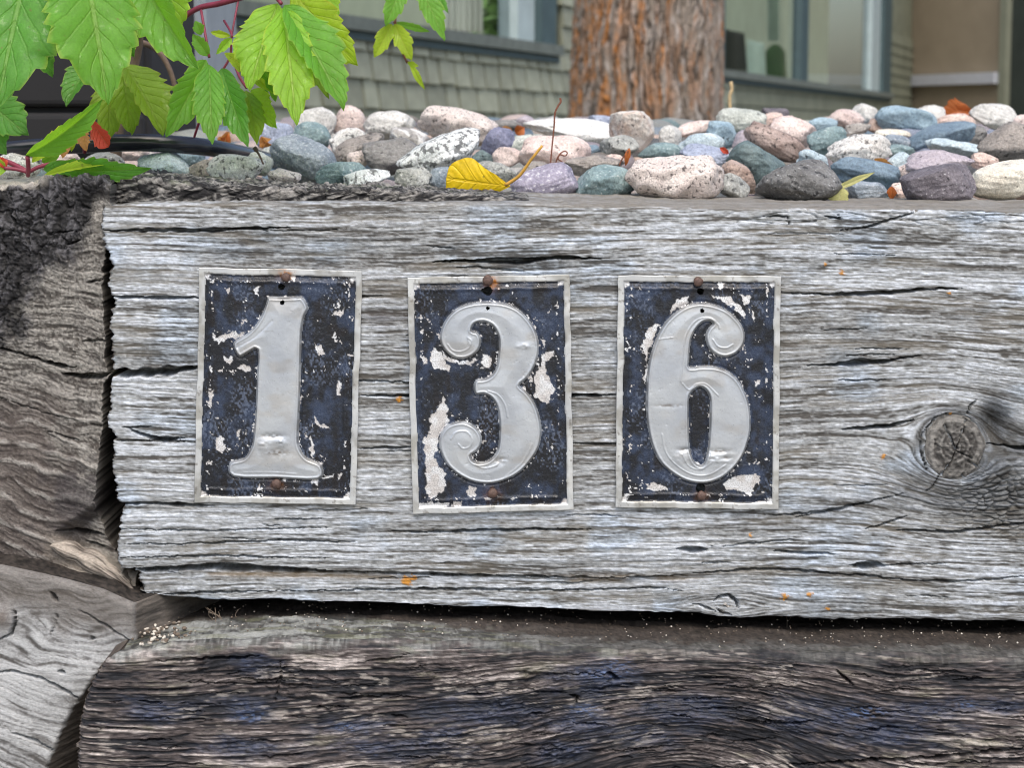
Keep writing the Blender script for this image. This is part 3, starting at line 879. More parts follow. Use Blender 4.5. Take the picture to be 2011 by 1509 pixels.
def disp_ll(U, V):
    phi = flow_ll(U, V)
    g = GLL(U, V, phi)
    D = 0.00038 * g + 0.0016 * fbm(U / 110.0, V / 90.0, 224, 3)
    D += 0.004 * np.exp(-(((U - 5) / 26) ** 2 + ((V - 1212) / 30) ** 2))
    D -= crack_field(U, V, CR_LL, 1.6, 226)
    return D, np.zeros(U.shape)
def col_ll(U, V, D):
    phi = flow_ll(U, V)
    g = GLL(U, V, phi)
    t = 0.55 + 0.55 * g + 0.2 * fbm(U / 90.0, V / 60.0, 227, 3)
    c = mixc(np.broadcast_to(s2l((84, 82, 80)), U.shape + (3,)), s2l((180, 182, 183)), sst(0.1, 0.75, t))
    up = 1 - sst(1165, 1250, V - 0.25 * (U - 60) + 22 * vn(U / 40.0, V / 40.0, 228))
    c = mixc(c, s2l((96, 90, 84)) * (0.7 + 0.6 * t)[..., None], up * 0.8)
    c = mixc(c, s2l((96, 84, 74)), 0.8 * np.exp(-(((U - 6) / 20) ** 2 + ((V - 1212) / 26) ** 2)))
    return c
uc = np.concatenate([np.arange(-900, -40, 20), np.arange(-38, 150, 3.0)])
M_WOODLL = wood_mat('pale_timber_wood', (0.5, 1, 1), 0.8, 0.3)
ll_edge = [(1120, 262), (1165, 262), (1212, 270), (1228, 262), (1270, 210), (1310, 184), (1365, 152), (1410, 128), (1460, 108), (1509, 92), (1600, 70), (2200, 30)]
def beam_slant():
    """built as its own grid: every row ends at the slanting sawn edge and turns back there"""
    vs = np.concatenate([np.linspace(1128, 1530, 190), np.linspace(1535, 2190, 40)])
    fr = np.concatenate([np.linspace(0, 0.62, 30)[:-1], np.linspace(0.62, 1, 120)])
    e = pl(vs, ll_edge) + 2.0 * vn(vs / 9.0, vs * 0, 231)
    U = -900 + (e[:, None] + 900) * fr[None]
    V = np.broadcast_to(vs[:, None], U.shape).copy()
    topv = pl(U, [(-900, 1100), (0, 1112), (60, 1124), (110, 1136), (200, 1160), (280, 1196)])
    Vf = topv + (V - 1128) * (2190 - topv) / (2190 - 1128)
    D, wet = disp_ll(U, Vf)
    Cc = col_ll(U, Vf, D)
    Yf = -0.022
    rT = 14.0
    a = np.clip((rT - (Vf - topv)) / rT, 0, 1); b = np.clip((5 - (e[:, None] - U)) / 5, 0, 1)
    P = atn(U, Vf, Yf)
    P[..., 1] += -D + (1 - np.sqrt(1 - a * a)) * rT / F + (1 - np.sqrt(1 - b * b)) * 5 / F
    # sawn side, with the ribs a saw leaves
    nb = 40
    back = np.linspace(0.002, 0.12, nb)
    S = np.repeat(P[:, -1:, :], nb, 1)
    S[..., 1] = S[:, :1, 1] + back[None]
    rib = 0.0006 * vn(vs[:, None] / 5.0, back[None] * 60, 235) + 0.0004 * vn(vs[:, None] / 30.0, back[None] * 500, 236)
    S[..., 0] += rib + 0.42 * back[None]
    sc = s2l((98, 92, 86)) * (1 + 0.35 * vn(vs[:, None] / 5.0, back[None] * 80, 237) + 0.25 * vn(vs[:, None] / 2.5, back[None] * 900, 238))[..., None]
    # top, going back
    Pa = np.concatenate([P, S], 1); Ca = np.concatenate([Cc, sc], 1)
    T = np.repeat(Pa[:1], 44, 0)
    dd = np.linspace(0.10, 0.001, 44)[:, None]
    T[..., 1] = np.maximum(T[..., 1], Yf + dd)
    T[..., 2] += (0.004 * fbm(T[..., 0] * 110, T[..., 1] * 110, 239, 3) + 0.0018 * fbm(T[..., 0] * 420, T[..., 1] * 420, 257, 3)) * np.linspace(1, 0.0, 44)[:, None]
    Pa = np.concatenate([T, Pa], 0); Ca = np.concatenate([s2l((52, 47, 43)) * (1 + 0.9 * np.clip(vn(T[..., 0] * 700, T[..., 1] * 500, 240) + 0.5 * vn(T[..., 0] * 160, T[..., 1] * 160, 258), -0.9, 1))[..., None], Ca], 0)
    me = mesh_np('pale_timber', Pa, grid_faces(*Pa.shape[:2]), True, {'Col': (np.clip(Ca, .002, 1), 'FLOAT_COLOR'), 'wet': (np.zeros(Pa.shape[:2]), 'FLOAT')})
    o = link('pale_timber', me, M_WOODLL)
    tag(o, 'pale grey timber end with a slanting sawn edge at the lower left', 'timber')
beam_slant()

# ---- crumbling strip of rotten wood behind the top edge of the grey timber
def disp_rt(U, V):
    h, _, _ = rotten(U * 0.55, V * 1.2, 640)
    return h * 0.0013 * (1 - 0.6 * sst(700, 1040, U)), 0.2 * np.ones(U.shape)
def col_rt(U, V, D):
    _, rf, rc = rotten(U * 0.55, V * 1.2, 640)
    rf = 0.6 * rf + 0.45 * vn((V + 0.3 * U) / 3.4, U / 26.0, 248)
    t = 0.45 + 0.8 * rf + 0.25 * vn(U / 40.0, V / 18.0, 244)
    c = mixc(np.broadcast_to(s2l((30, 29, 30)), U.shape + (3,)), s2l((150, 147, 142)), sst(0.3, 1.0, t))
    c = mixc(c, s2l((120, 128, 104)), 0.45 * sst(0.2, 0.6, fbm(U / 50.0, V / 14.0, 245, 3)) * (1 - sst(355, 372, V)))
    return c
uc = np.arange(150, 1062, 2.6)
rt = beam('rotten_timber', uc,
          lambda u: pl(u, [(150, 358), (200, 354), (250, 348), (300, 351), (400, 361), (500, 366), (640, 371), (800, 376), (950, 383), (1020, 391), (1062, 400)]) + 3.0 * vn(u / 22.0, u * 0, 246) + 1.5 * vn(u / 6.0, u * 0, 247),
          lambda u: u * 0 + 404, 0.020, 0.11, 34, disp_rt, col_rt, M_WOODC, r=10.0, right=True, ntop=40, nbot=4)
tag(rt, 'charcoal grey crumbling rotten wood lying along the back of the grey timber', 'timber')

# ------------------------------------------------------------------ number plates
def panel_mat():
    """flaking navy-black enamel over aluminium; where 'chip' is 1 the metal is bare"""
    m, nt, bs = new_mat('plate_enamel')
    c = attr(nt, 'Col'); ch = attr(nt, 'chip', 'Fac')
    v = obj_coord(nt)
    n = noise(nt, v, 1500, 4, 0.6)
    c = mix(nt, 1.0, c, ramp(nt, n, [(0.3, (0.9,) * 3), (0.7, (1.1,) * 3)]), 'MULTIPLY')
    nt.links.new(c, bs.inputs['Base Color'])
    nt.links.new(math_n(nt, 'MULTIPLY', ch, 0.35), bs.inputs['Metallic'])
    r = math_n(nt, 'MULTIPLY_ADD', n, 0.5); nt.nodes[-1].inputs[2].default_value = 0.04
    nt.links.new(r, bs.inputs['Roughness'])
    n9 = noise(nt, v, 420, 3, 0.6)
    bump(nt, bs, math_n(nt, 'ADD', n9, math_n(nt, 'MULTIPLY', n, 0.3)), 0.5, 0.0008)
    return m

def metal_mat(name, rough):
    m, nt, bs = new_mat(name)
    c = attr(nt, 'Col')
    v = obj_coord(nt)
    n = noise(nt, v, 700, 5, 0.6)
    n2 = noise(nt, v, 60, 3, 0.5)
    sp = noise(nt, v, 1900, 2, 0.5)
    c = mix(nt, 1.0, c, ramp(nt, n2, [(0.3, (0.86, 0.87, 0.89)), (0.7, (1.08, 1.07, 1.04))]), 'MULTIPLY')
    c = mix(nt, 1.0, c, ramp(nt, sp, [(0.24, (0.45,) * 3), (0.33, (1.0,) * 3)]), 'MULTIPLY')
    nt.links.new(c, bs.inputs['Base Color'])
    bs.inputs['Metallic'].default_value = 0.45
    r = math_n(nt, 'MULTIPLY_ADD', n, 0.25); nt.nodes[-1].inputs[2].default_value = rough
    nt.links.new(r, bs.inputs['Roughness'])
    bump(nt, bs, n, 0.25, 0.0003)
    return m

M_PANEL = panel_mat()
M_NUM = metal_mat('plate_bare_metal', 0.28)
M_RIM = metal_mat('plate_rim_metal', 0.38)
M_NAIL = plain('rusty_nail', L3(92, 72, 64), 0.6, 0.4, 900, bumps=0.6, bdist=0.0006)

def plate(name, label, corners, org, k, digit, holes, grooves, chips, nails, dents, pits, rust, seed, notches=()):
    """corners: TL, TR, BR, BL in photograph pixels; digit and marks in enlarged-crop coordinates (org, scale k)"""
    cv = lambda p: (org[0] + p[0] / k, org[1] + p[1] / k)
    TL, TR, BR, BL = [np.array(c, float) for c in corners]
    NX, NY = 236, 336
    s = np.linspace(0, 1, NX)[None, :]; t = np.linspace(0, 1, NY)[:, None]
    Uq = ((1 - s) * TL[0] + s * TR[0]) * (1 - t) + ((1 - s) * BL[0] + s * BR[0]) * t
    Vq = ((1 - s) * TL[1] + s * TR[1]) * (1 - t) + ((1 - s) * BL[1] + s * BR[1]) * t
    # the sheet was cut by hand: its edges wander a little
    ed = 1.1
    Uq = Uq + ed * vn(t * 11, s * 0 + seed, seed) * (1 - s) + ed * vn(t * 11, s * 0 + seed + 5, seed + 1) * s + 0 * s
    Vq = Vq + ed * vn(s * 9, t * 0 + seed, seed + 2) * (1 - t) + ed * vn(s * 9, t * 0 + seed + 5, seed + 3) * t
    U, V = Uq, Vq
    W = np.linalg.norm(TR - TL); H = np.linalg.norm(BL - TL)
    dx = np.minimum(s, 1 - s) * W; dy = np.minimum(t, 1 - t) * H
    de = np.minimum(dx + 0 * t, dy + 0 * s) + 0.9 * vn(U / 9.0, V / 9.0, seed + 4)
    poly = smooth_poly([cv(p) for p in digit], 3)
    ins = inside(U, V, poly)
    dist, _ = seg_dist(U, V, poly, True)
    sd = np.where(ins, -dist, dist)
    for hpoly in holes:
        hp = smooth_poly([cv(p) for p in hpoly], 3)
        hi = inside(U, V, hp); hd, _ = seg_dist(U, V, hp, True)
        sd = np.maximum(sd, np.where(hi, hd, -hd))
    rim_w = 12.5
    rim = de < rim_w
    h = np.zeros(U.shape)
    # pressed relief: flat rim, shallow gutter, raised field edge, raised figure
    h += 0.0006 * (1 - sst(rim_w - 2.5, rim_w + 1.5, de)) + 0.0005 * np.exp(-((de - 26) / 3.6) ** 2) - 0.0003 * np.exp(-((de - rim_w - 3) / 2.5) ** 2)
    fig = 1 - sst(-4.2, 1.0, sd)
    h += 0.0019 * fig - 0.0004 * np.exp(-((sd - 3) / 2.2) ** 2) + 0.0006 * (1 - sst(-34, -4, sd)) * fig
    h += 0.00035 * np.exp(-((sd + 5) / 1.8) ** 2)
    for g, gw, gd in grooves:
        gp = [tuple(q) for q in smooth_line([cv(p) for p in g], 6)]
        d, _ = seg_dist(U, V, gp)
        h += 0.65 * gd * np.exp(-(d / gw) ** 2) * fig
    for (x, y, a, b, amp) in dents:
        x, y = cv((x, y))
        h += amp * np.exp(-(((U - x) / a) ** 2 + ((V - y) / b) ** 2)) * (1 + 0.5 * vn(U / 7.0, V / 5.0, seed + 9))
    h += 0.00010 * fbm(U / 20.0, V / 20.0, seed + 10, 3) + 0.0005 * fbm(U / 150.0, V / 150.0, seed + 11, 2)
    # a little bow away from the wood
    h += 0.0010 * np.sin(np.pi * s) * np.sin(np.pi * t) + 0.0006 * vn(s * 3 + seed, t * 3, seed + 12) * (1 - np.minimum(de / 60, 1))
    # flaked paint
    chip = np.zeros(U.shape)
    wu = U + 3.4 * vn(U / 7.0, V / 7.0, seed + 13) + 1.5 * vn(U / 2.6, V / 2.6, seed + 31); wv = V + 3.4 * vn(U / 7.0, V / 7.0, seed + 14) + 1.5 * vn(U / 2.6, V / 2.6, seed + 32)
    for cp in chips:
        pp = [cv(p) for p in cp]
        d, _ = seg_dist(wu, wv, pp, True)
        sdd = np.where(inside(wu, wv, pp), -d, d)
        chip = np.maximum(chip, 1 - sst(-0.7, 0.6, sdd))
    spk = vn(U / 2.6, V / 2.6, seed + 15) * 0.55 + vn(U / 7.0, V / 7.0, seed + 16) * 0.6 + 0.25 * vn(U / 30.0, V / 30.0, seed + 34)
    dens = 0.22 * fbm(U / 70.0, V / 70.0, seed + 17, 2)
    line = np.exp(-((de - 26) / 3.2) ** 2)
    near = np.exp(-((sd - 2) / 3.0) ** 2)
    thr = 0.84 - dens - 0.52 * line * sst(-0.5, 0.3, vn(U / 40.0, V / 40.0, seed + 18)) - 0.36 * near - 0.10 * sst(0.75, 1.0, t)
    chip = np.maximum(chip, sst(thr, thr + 0.06, spk))
    corner = np.minimum(np.hypot(dx - rim_w - 3, dy - rim_w - 3), 40)
    chip = np.maximum(chip, (1 - sst(4, 9, corner + 3 * vn(U / 4, V / 4, seed + 19))) * (corner < 12))
    h -= 0.00010 * chip * (~rim)
    # colours
    mott = fbm(U / 24.0, V / 30.0, seed + 20, 4, 0.6)
    navy = mixc(np.broadcast_to(s2l((23, 26, 32)), U.shape + (3,)), s2l((48, 60, 82)), sst(-0.35, 0.6, mott + 0.25 * vn(U / 90.0, V / 90.0, seed + 21)))
    navy = mixc(navy, s2l((24, 22, 24)), sst(0.25, 0.5, fbm(U / 26.0, V / 50.0, seed + 22, 3)) * 0.8)
    navy = mixc(navy, s2l((104, 116, 138)), sst(0.30, 0.75, vn(U / 3.0, V / 4.0, seed + 24) * 0.6 + fbm(U / 60.0, V / 60.0, seed + 33, 2) * 0.6) * 0.5)
    bare = mixc(np.broadcast_to(s2l((204, 201, 199)), U.shape + (3,)), s2l((222, 224, 226)), sst(-0.3, 0.5, vn(U / 14.0, V / 14.0, seed + 23)))
    pcol = mixc(navy, bare, chip)
    mcol = np.broadcast_to(s2l((186, 192, 198)), U.shape + (3,))
    mcol = mixc(mcol, s2l((176, 175, 172)), 0.6 * sst(0.0, 0.6, fbm(U / 50.0, V / 30.0, seed + 25, 3)))
    rimc = mixc(np.broadcast_to(s2l((204, 207, 207)), U.shape + (3,)), s2l((168, 168, 163)), sst(-0.2, 0.5, fbm(U / 30.0, V / 30.0, seed + 26, 3)))
    mcol = mixc(mcol, s2l((96, 92, 88)), 0.55 * np.exp(-((sd + 1.2) / 1.6) ** 2) * sst(-0.4, 0.4, vn(U / 12.0, V / 12.0, seed + 35)))
    mcol = mixc(mcol, s2l((150, 150, 150)), 0.5 * sst(0.45, 0.8, fbm(U / 22.0, V / 9.0, seed + 36, 4, 0.65)))
    rimc = mixc(rimc, s2l((110, 104, 96)), 0.6 * sst(0.35, 0.7, fbm(U / 8.0, V / 8.0, seed + 37, 3, 0.6)))
    for (x, y, a, b, amt) in rust:
        x, y = cv((x, y))
        f = np.clip(amt * np.exp(-(((wu - x) / a) ** 2 + ((wv - y) / b) ** 2)) * (1 + 0.7 * vn(U / 4.0, V / 4.0, seed + 27)), 0, 1)
        oc = s2l((176, 112, 42))
        pcol = mixc(pcol, oc, f); mcol = mixc(mcol, oc * 0.8, f); rimc = mixc(rimc, oc, f)
    # stains in the pressed creases
    for (x, y, a, b, amt) in dents:
        xx, yy = cv((x, y))
        if amt < 0:
            mcol = mixc(mcol, s2l((104, 92, 78)), np.clip(0.75 * np.exp(-(((U - xx) / (a * 0.8)) ** 2 + ((V - yy) / (b * 0.6)) ** 2)) * sst(-0.5, 0.6, vn(U / 5.0, V / 3.0, seed + 28)), 0, 1))
    Y0 = -0.0024
    P = atn(U, V, Y0); P[..., 1] -= h
    # back skirt gives the sheet its thickness
    ring = [(0, j) for j in range(NX)] + [(i, NX - 1) for i in range(1, NY)] + [(NY - 1, j) for j in range(NX - 2, -1, -1)] + [(i, 0) for i in range(NY - 2, 0, -1)]
    ri = np.array([i * NX + j for i, j in ring])
    co = P.reshape(-1, 3)
    sk = co[ri].copy(); sk[:, 1] += 0.0011
    faces = grid_faces(NY, NX)
    fc = faces.reshape(-1, 4)
    cenU = U.ravel()[fc].mean(1); cenV = V.ravel()[fc].mean(1)
    cde = de.ravel()[fc].mean(1); csd = sd.ravel()[fc].mean(1)
    keep = np.ones(len(fc), bool)
    for (x, y, r) in pits:
        x, y = cv((x, y))
        keep &= (np.hypot(cenU - x, cenV - y) + 0.6 * vn(cenU / 2.0, cenV / 2.0, seed + 30)) > r
    for (x, y, a, b) in notches:
        x, y = cv((x, y))
        keep &= (((cenU - x) / a) ** 2 + ((cenV - y) / b) ** 2) > 1
    isnum = keep & (csd < 0.4); isrim = keep & (cde < rim_w) & ~isnum; ispan = keep & ~isnum & ~isrim
    root = empty(name, at((TL[0] + TR[0]) / 2, BL[1], 0.0))
    tag(root, label, 'number plate', 'house number plates')
    n0 = len(co)
    sf = np.stack([ri, np.roll(ri, -1), n0 + (np.arange(len(ri)) + 1) % len(ri), n0 + np.arange(len(ri))], -1)
    bkf = None
    for nm, fm, c, mat in (('enamel_panel', ispan, pcol, M_PANEL), ('numeral', isnum, mcol, M_NUM), ('rim', isrim, rimc, M_RIM)):
        cc = c.reshape(-1, 3); ff = fc[fm]; coo = co; chh = chip.ravel()
        if nm == 'rim':
            coo = np.concatenate([co, sk]); cc = np.concatenate([cc, cc[ri] * 0.8]); chh = np.concatenate([chh, chh[ri]])
            ff = np.concatenate([ff, sf])
        cn, fn, an = compact(coo, ff, {'Col': (np.clip(cc, 0.002, 1), 'FLOAT_COLOR'), 'chip': (chh, 'FLOAT')})
        link(nm, mesh_np(nm, cn, fn, True, an), mat, root)
    # nails: domed heads on a shank that goes into the wood
    for (x, y, r) in nails:
        x, y = cv((x, y))
        c = Vector(at(x, y, Y0 - 0.0014)); rm = r / F
        V_, F_ = [], []
        prof = [(0.45, 0.008), (0.45, 0.0004), (0.98, 0.0003), (1.0, -0.0003), (0.92, -0.0009), (0.7, -0.0014), (0.38, -0.0017), (0.02, -0.0018)]
        sg = 20
        for pr, py in prof:
            for q in range(sg):
                a = 2 * math.pi * q / sg
                w = 1 + 0.05 * math.sin(3 * a + seed) + 0.03 * math.sin(5 * a)
                V_.append((c.x + pr * rm * math.cos(a) * w, c.y + py, c.z + pr * rm * math.sin(a) * w))
        for i in range(len(prof) - 1):
            for q in range(sg):
                F_.append((i * sg + q, i * sg + (q + 1) % sg, (i + 1) * sg + (q + 1) % sg, (i + 1) * sg + q))
        link('nail', mesh_py('nail', V_, F_), M_NAIL, root)
    return root

D1 = [(475, 222), (560, 224), (640, 222), (680, 225), (712, 285), (692, 330), (674, 420), (669, 600), (665, 800), (655, 1000), (655, 1085), (675, 1140), (712, 1180), (790, 1218), (775, 1302),
      (520, 1296), (268, 1288), (245, 1205), (328, 1178), (365, 1130), (385, 1070), (400, 900), (408, 700), (413, 535), (355, 552), (302, 575), (267, 495), (340, 445), (390, 400), (430, 340), (455, 280), (470, 235)]
D3 = [(254, 430), (270, 360), (310, 295), (370, 250), (450, 226), (540, 220), (640, 230), (720, 265), (785, 330), (825, 400), (840, 480), (830, 560), (800, 630), (762, 680), (726, 714), (770, 755), (820, 830),
      (848, 920), (855, 1000), (840, 1080), (800, 1150), (740, 1220), (660, 1270), (560, 1298), (460, 1290), (370, 1250), (300, 1190), (258, 1110), (250, 1040), (265, 990), (300, 952), (350, 932), (400, 930),
      (450, 950), (485, 985), (502, 1030), (495, 1075), (470, 1105), (437, 1132), (458, 1165), (510, 1170), (560, 1145), (595, 1090), (606, 1000), (605, 920), (590, 840), (560, 790), (515, 765), (465, 768),
      (455, 720), (468, 682), (520, 675), (562, 650), (590, 600), (600, 530), (604, 450), (590, 400), (560, 358), (510, 338), (460, 350), (442, 388), (478, 402), (496, 440), (490, 490), (460, 530), (410, 555), (350, 555), (300, 525), (265, 480)]
D6 = [(595, 226), (660, 235), (740, 265), (800, 315), (840, 370), (852, 430), (840, 480), (800, 525), (740, 547), (690, 537), (645, 505), (622, 455), (620, 410), (640, 370), (662, 348), (638, 333), (600, 343), (560, 385),
      (535, 440), (526, 500), (522, 560), (524, 606), (600, 600), (680, 605), (750, 630), (810, 680), (850, 750), (875, 820), (886, 900), (885, 980), (870, 1050), (840, 1130), (790, 1200), (720, 1260), (650, 1290), (580, 1296),
      (500, 1280), (420, 1235), (350, 1170), (305, 1080), (280, 980), (268, 870), (270, 720), (280, 600), (310, 480), (360, 370), (420, 300), (490, 250), (550, 230)]
H6 = [(585, 724), (615, 738), (640, 780), (645, 850), (640, 1000), (628, 1110), (605, 1180), (570, 1182), (540, 1140), (525, 1070), (520, 950), (520, 800), (535, 758), (560, 735)]
plate('number_plate', 'dark enamel metal plate with the raised figure one', [(392, 525), (711.5, 532.5), (698, 992.5), (381.5, 987)], (370, 510), 3.019, D1, [],
      [([(290, 520), (380, 470), (440, 420), (500, 360)], 2.0, -0.0003), ([(330, 1258), (500, 1258), (640, 1268)], 1.2, 0.0003), ([(420, 520), (412, 700)], 2.5, 0.0002)],
      [[(150, 462), (230, 440), (330, 430), (322, 460), (240, 466), (180, 502)], [(280, 642), (330, 615), (372, 655), (340, 672)], [(215, 575), (262, 580), (255, 622), (225, 606)], [(745, 920), (772, 960), (840, 1000), (800, 1002), (745, 965)],
       [(880, 730), (906, 735), (900, 802), (880, 800)], [(165, 1048), (202, 1060), (222, 1110), (200, 1152), (162, 1120)], [(718, 1050), (742, 1080), (748, 1182), (725, 1150)], [(850, 330), (930, 284), (902, 342)], [(750, 490), (802, 530), (812, 562), (775, 572)],
       [(718, 1310), (772, 1300), (772, 1332), (730, 1338)], [(780, 1292), (862, 1268), (850, 1292)], [(390, 170), (425, 165), (415, 215), (398, 212)], [(210, 170), (250, 165), (240, 195)], [(120, 780), (150, 770), (130, 880), (118, 870)], [(880, 1265), (905, 1265), (900, 1300), (885, 1300)],
       [(600, 80), (640, 90), (630, 122), (606, 112)], [(282, 1020), (312, 1000), (300, 1060)]],
      [(578, 104, 9.0), (522, 1330, 9.6)], [(500, 1042, 22, 6, -0.0007), (545, 1078, 14, 8, 0.0008), (440, 1095, 9, 9, 0.0006), (530, 1140, 30, 10, -0.0004), (470, 1130, 10, 14, 0.0004)],
      [(552, 162, 6.5), (560, 252, 4.6)], [(577, 84, 12, 9, 0.9), (524, 1332, 14, 12, 0.2)], 300)
plate('number_plate', 'dark enamel metal plate with the raised figure three', [(800, 545), (1119, 540), (1126, 1001.5), (810.5, 1010.5)], (780, 520), 3.019, D3, [],
      [([(300, 470), (330, 505), (380, 512), (425, 490), (440, 450), (420, 430)], 1.3, 0.0005), ([(430, 470), (420, 420), (440, 370), (500, 330)], 1.5, 0.0004), ([(320, 1030), (350, 990), (410, 985), (445, 1030), (430, 1075), (390, 1085), (365, 1060)], 1.3, 0.0005),
       ([(540, 745), (600, 770), (640, 830), (655, 900)], 1.3, 0.0005), ([(440, 1150), (500, 1200), (580, 1190), (620, 1150)], 1.3, 0.0005), ([(640, 1255), (740, 1170), (800, 1060)], 1.6, 0.0003)],
      [[(270, 780), (302, 850), (300, 950), (250, 1010), (240, 1100), (210, 1140), (280, 1230), (287, 1330), (215, 1392), (175, 1380), (172, 1250), (160, 1030), (202, 980), (190, 900), (235, 870)],
       [(870, 515), (932, 510), (925, 545), (885, 555), (880, 610), (902, 680), (940, 740), (915, 770), (886, 836), (850, 800), (810, 770), (826, 700), (808, 650), (852, 600)], [(505, 520), (552, 545), (556, 580), (530, 607), (500, 592)],
       [(420, 1318), (467, 1320), (460, 1372), (412, 1376)], [(130, 1442), (180, 1408), (312, 1408), (312, 1434), (200, 1446)], [(326, 1406), (392, 1400), (386, 1426), (330, 1432)], [(210, 490), (250, 520), (302, 590), (310, 632), (250, 620), (200, 600)], [(138, 530), (180, 555), (190, 592), (150, 592)],
       [(262, 510), (330, 565), (410, 580), (480, 548), (430, 590), (330, 588), (280, 560)], [(850, 430), (880, 450), (872, 490), (858, 470)]],
      [(537, 92, 10.4), (566, 1356, 10.0)], [(610, 1155, 14, 8, -0.0006), (745, 480, 14, 6, 0.0006)], [(537, 155, 9.0), (538, 256, 3.6)], [(556, 100, 11, 13, 1.0), (568, 1358, 14, 12, 0.18)], 330, notches=[(530, 152, 12, 5)])
plate('number_plate', 'dark enamel metal plate with the raised figure six', [(1214.5, 541), (1533, 543), (1528.5, 1000.5), (1208.5, 997.5)], (1180, 520), 3.018, D6, [H6],
      [([(470, 690), (480, 560), (500, 420), (560, 330), (640, 312), (690, 350), (700, 375)], 1.2, 0.0005), ([(660, 440), (690, 480), (740, 490), (780, 470)], 1.3, 0.0006), ([(480, 700), (520, 738), (560, 705), (620, 705), (690, 770)], 1.2, 0.0005),
       ([(360, 1000), (380, 1100), (440, 1180), (540, 1240), (640, 1240), (740, 1180)], 1.2, 0.0005), ([(480, 1120), (520, 1190), (590, 1210), (650, 1170)], 1.2, 0.0005), ([(340, 440), (425, 428)], 0.9, 0.0004)],
      [[(728, 1302), (760, 1270), (830, 1242), (906, 1235), (952, 1258), (920, 1310), (882, 1376), (842, 1345), (790, 1335), (735, 1326)], [(285, 370), (352, 350), (312, 430), (280, 520), (272, 570), (240, 480)], [(480, 200), (517, 188), (512, 225), (440, 262), (400, 302), (432, 230)],
       [(650, 180), (762, 195), (822, 240), (862, 310), (832, 312), (780, 240), (700, 212)], [(262, 1330), (310, 1285), (350, 1300), (400, 1340), (330, 1345)], [(270, 600), (282, 610), (262, 700), (255, 680)], [(890, 1405), (980, 1405), (975, 1428), (895, 1428)], [(912, 680), (940, 685), (935, 715), (915, 712)], [(820, 180), (885, 190), (860, 240)],
       [(885, 265), (905, 280), (908, 340), (895, 320)], [(700, 110), (735, 112), (725, 142), (702, 140)]],
      [(577, 100, 9.6), (597, 1370, 9.6)], [(500, 1092, 16, 4.5, -0.0008), (690, 1100, 20, 5, -0.0008), (740, 1140, 10, 4, -0.0007), (600, 1140, 60, 12, 0.0006), (400, 830, 30, 4, -0.0002), (780, 1200, 40, 16, 0.0003)], [(590, 158, 7.0), (598, 270, 4.4), (590, 1325, 9.5)], [(597, 1372, 13, 11, 0.2)], 360)

# ------------------------------------------------------------------ river stones
def stone_mat(name, c1, c2, spk_d=0.0, spk_l=0.0, scale=260.0, vein=None):
    m, nt, bs = new_mat(name)
    tc = nd(nt, 'ShaderNodeTexCoord'); v = tc.outputs['Object']
    oi = nd(nt, 'ShaderNodeObjectInfo')
    ad = nd(nt, 'ShaderNodeVectorMath', operation='ADD')
    sc = nd(nt, 'ShaderNodeVectorMath', operation='SCALE')
    nt.links.new(oi.outputs['Random'], sc.inputs['Scale']); sc.inputs[0].default_value = (3.1, 5.7, 2.3)
    nt.links.new(v, ad.inputs[0]); nt.links.new(sc.outputs[0], ad.inputs[1]); v = ad.outputs[0]
    n0 = noise(nt, v, 70, 4, 0.6, 0.4)
    n1 = noise(nt, v, scale, 3, 0.6)
    n2 = noise(nt, v, scale * 2.1, 3, 0.7)
    n3 = noise(nt, v, 1800, 2, 0.5)
    g1 = np.mean(c1); g2 = np.mean(c2)
    c1 = tuple(np.clip((np.array(c1) * 0.68 + g1 * 0.32) * 1.17, 0, 0.85)); c2 = tuple(np.clip((np.array(c2) * 0.68 + g2 * 0.32) * 1.17, 0, 0.85))
    c = ramp(nt, n0, [(0.35, tuple(np.array(c1) * 0.92)), (0.66, tuple(c2))])
    c = mix(nt, 1.0, c, ramp(nt, n2, [(0.3, (0.68,) * 3), (0.7, (1.28,) * 3)]), 'MULTIPLY')
    c = mix(nt, 1.0, c, ramp(nt, n3, [(0.3, (0.80,) * 3), (0.7, (1.18,) * 3)]), 'MULTIPLY')
    if spk_d:
        p = 0.5 - 0.15 * (1 - spk_d)
        c = mix(nt, ramp(nt, n1, [(p - 0.06, (0.85,) * 3), (p, (0,) * 3)]), c, tuple(np.array(c1) * 0.10 + np.array((0.012, 0.012, 0.014))))
    if spk_l:
        p = 0.5 + 0.15 * (1 - spk_l)
        c = mix(nt, ramp(nt, n2, [(p, (0,) * 3), (p + 0.06, (0.75,) * 3)]), c, (0.66, 0.66, 0.66))
    if vein:
        w = noise(nt, v, 34, 3, 0.5, 1.5)
        c = mix(nt, ramp(nt, w, [(0.50, (0,) * 3), (0.56, (0.9,) * 3)]), c, tuple(vein))
    nt.links.new(c, bs.inputs['Base Color'])
    r = math_n(nt, 'MULTIPLY_ADD', n0, 0.25); nt.nodes[-1].inputs[2].default_value = 0.48
    nt.links.new(r, bs.inputs['Roughness'])
    bs.inputs['Specular IOR Level'].default_value = 0.35
    h = math_n(nt, 'ADD', n2, math_n(nt, 'MULTIPLY', n1, 0.8))
    bump(nt, bs, h, 0.75, 0.0012)
    return m

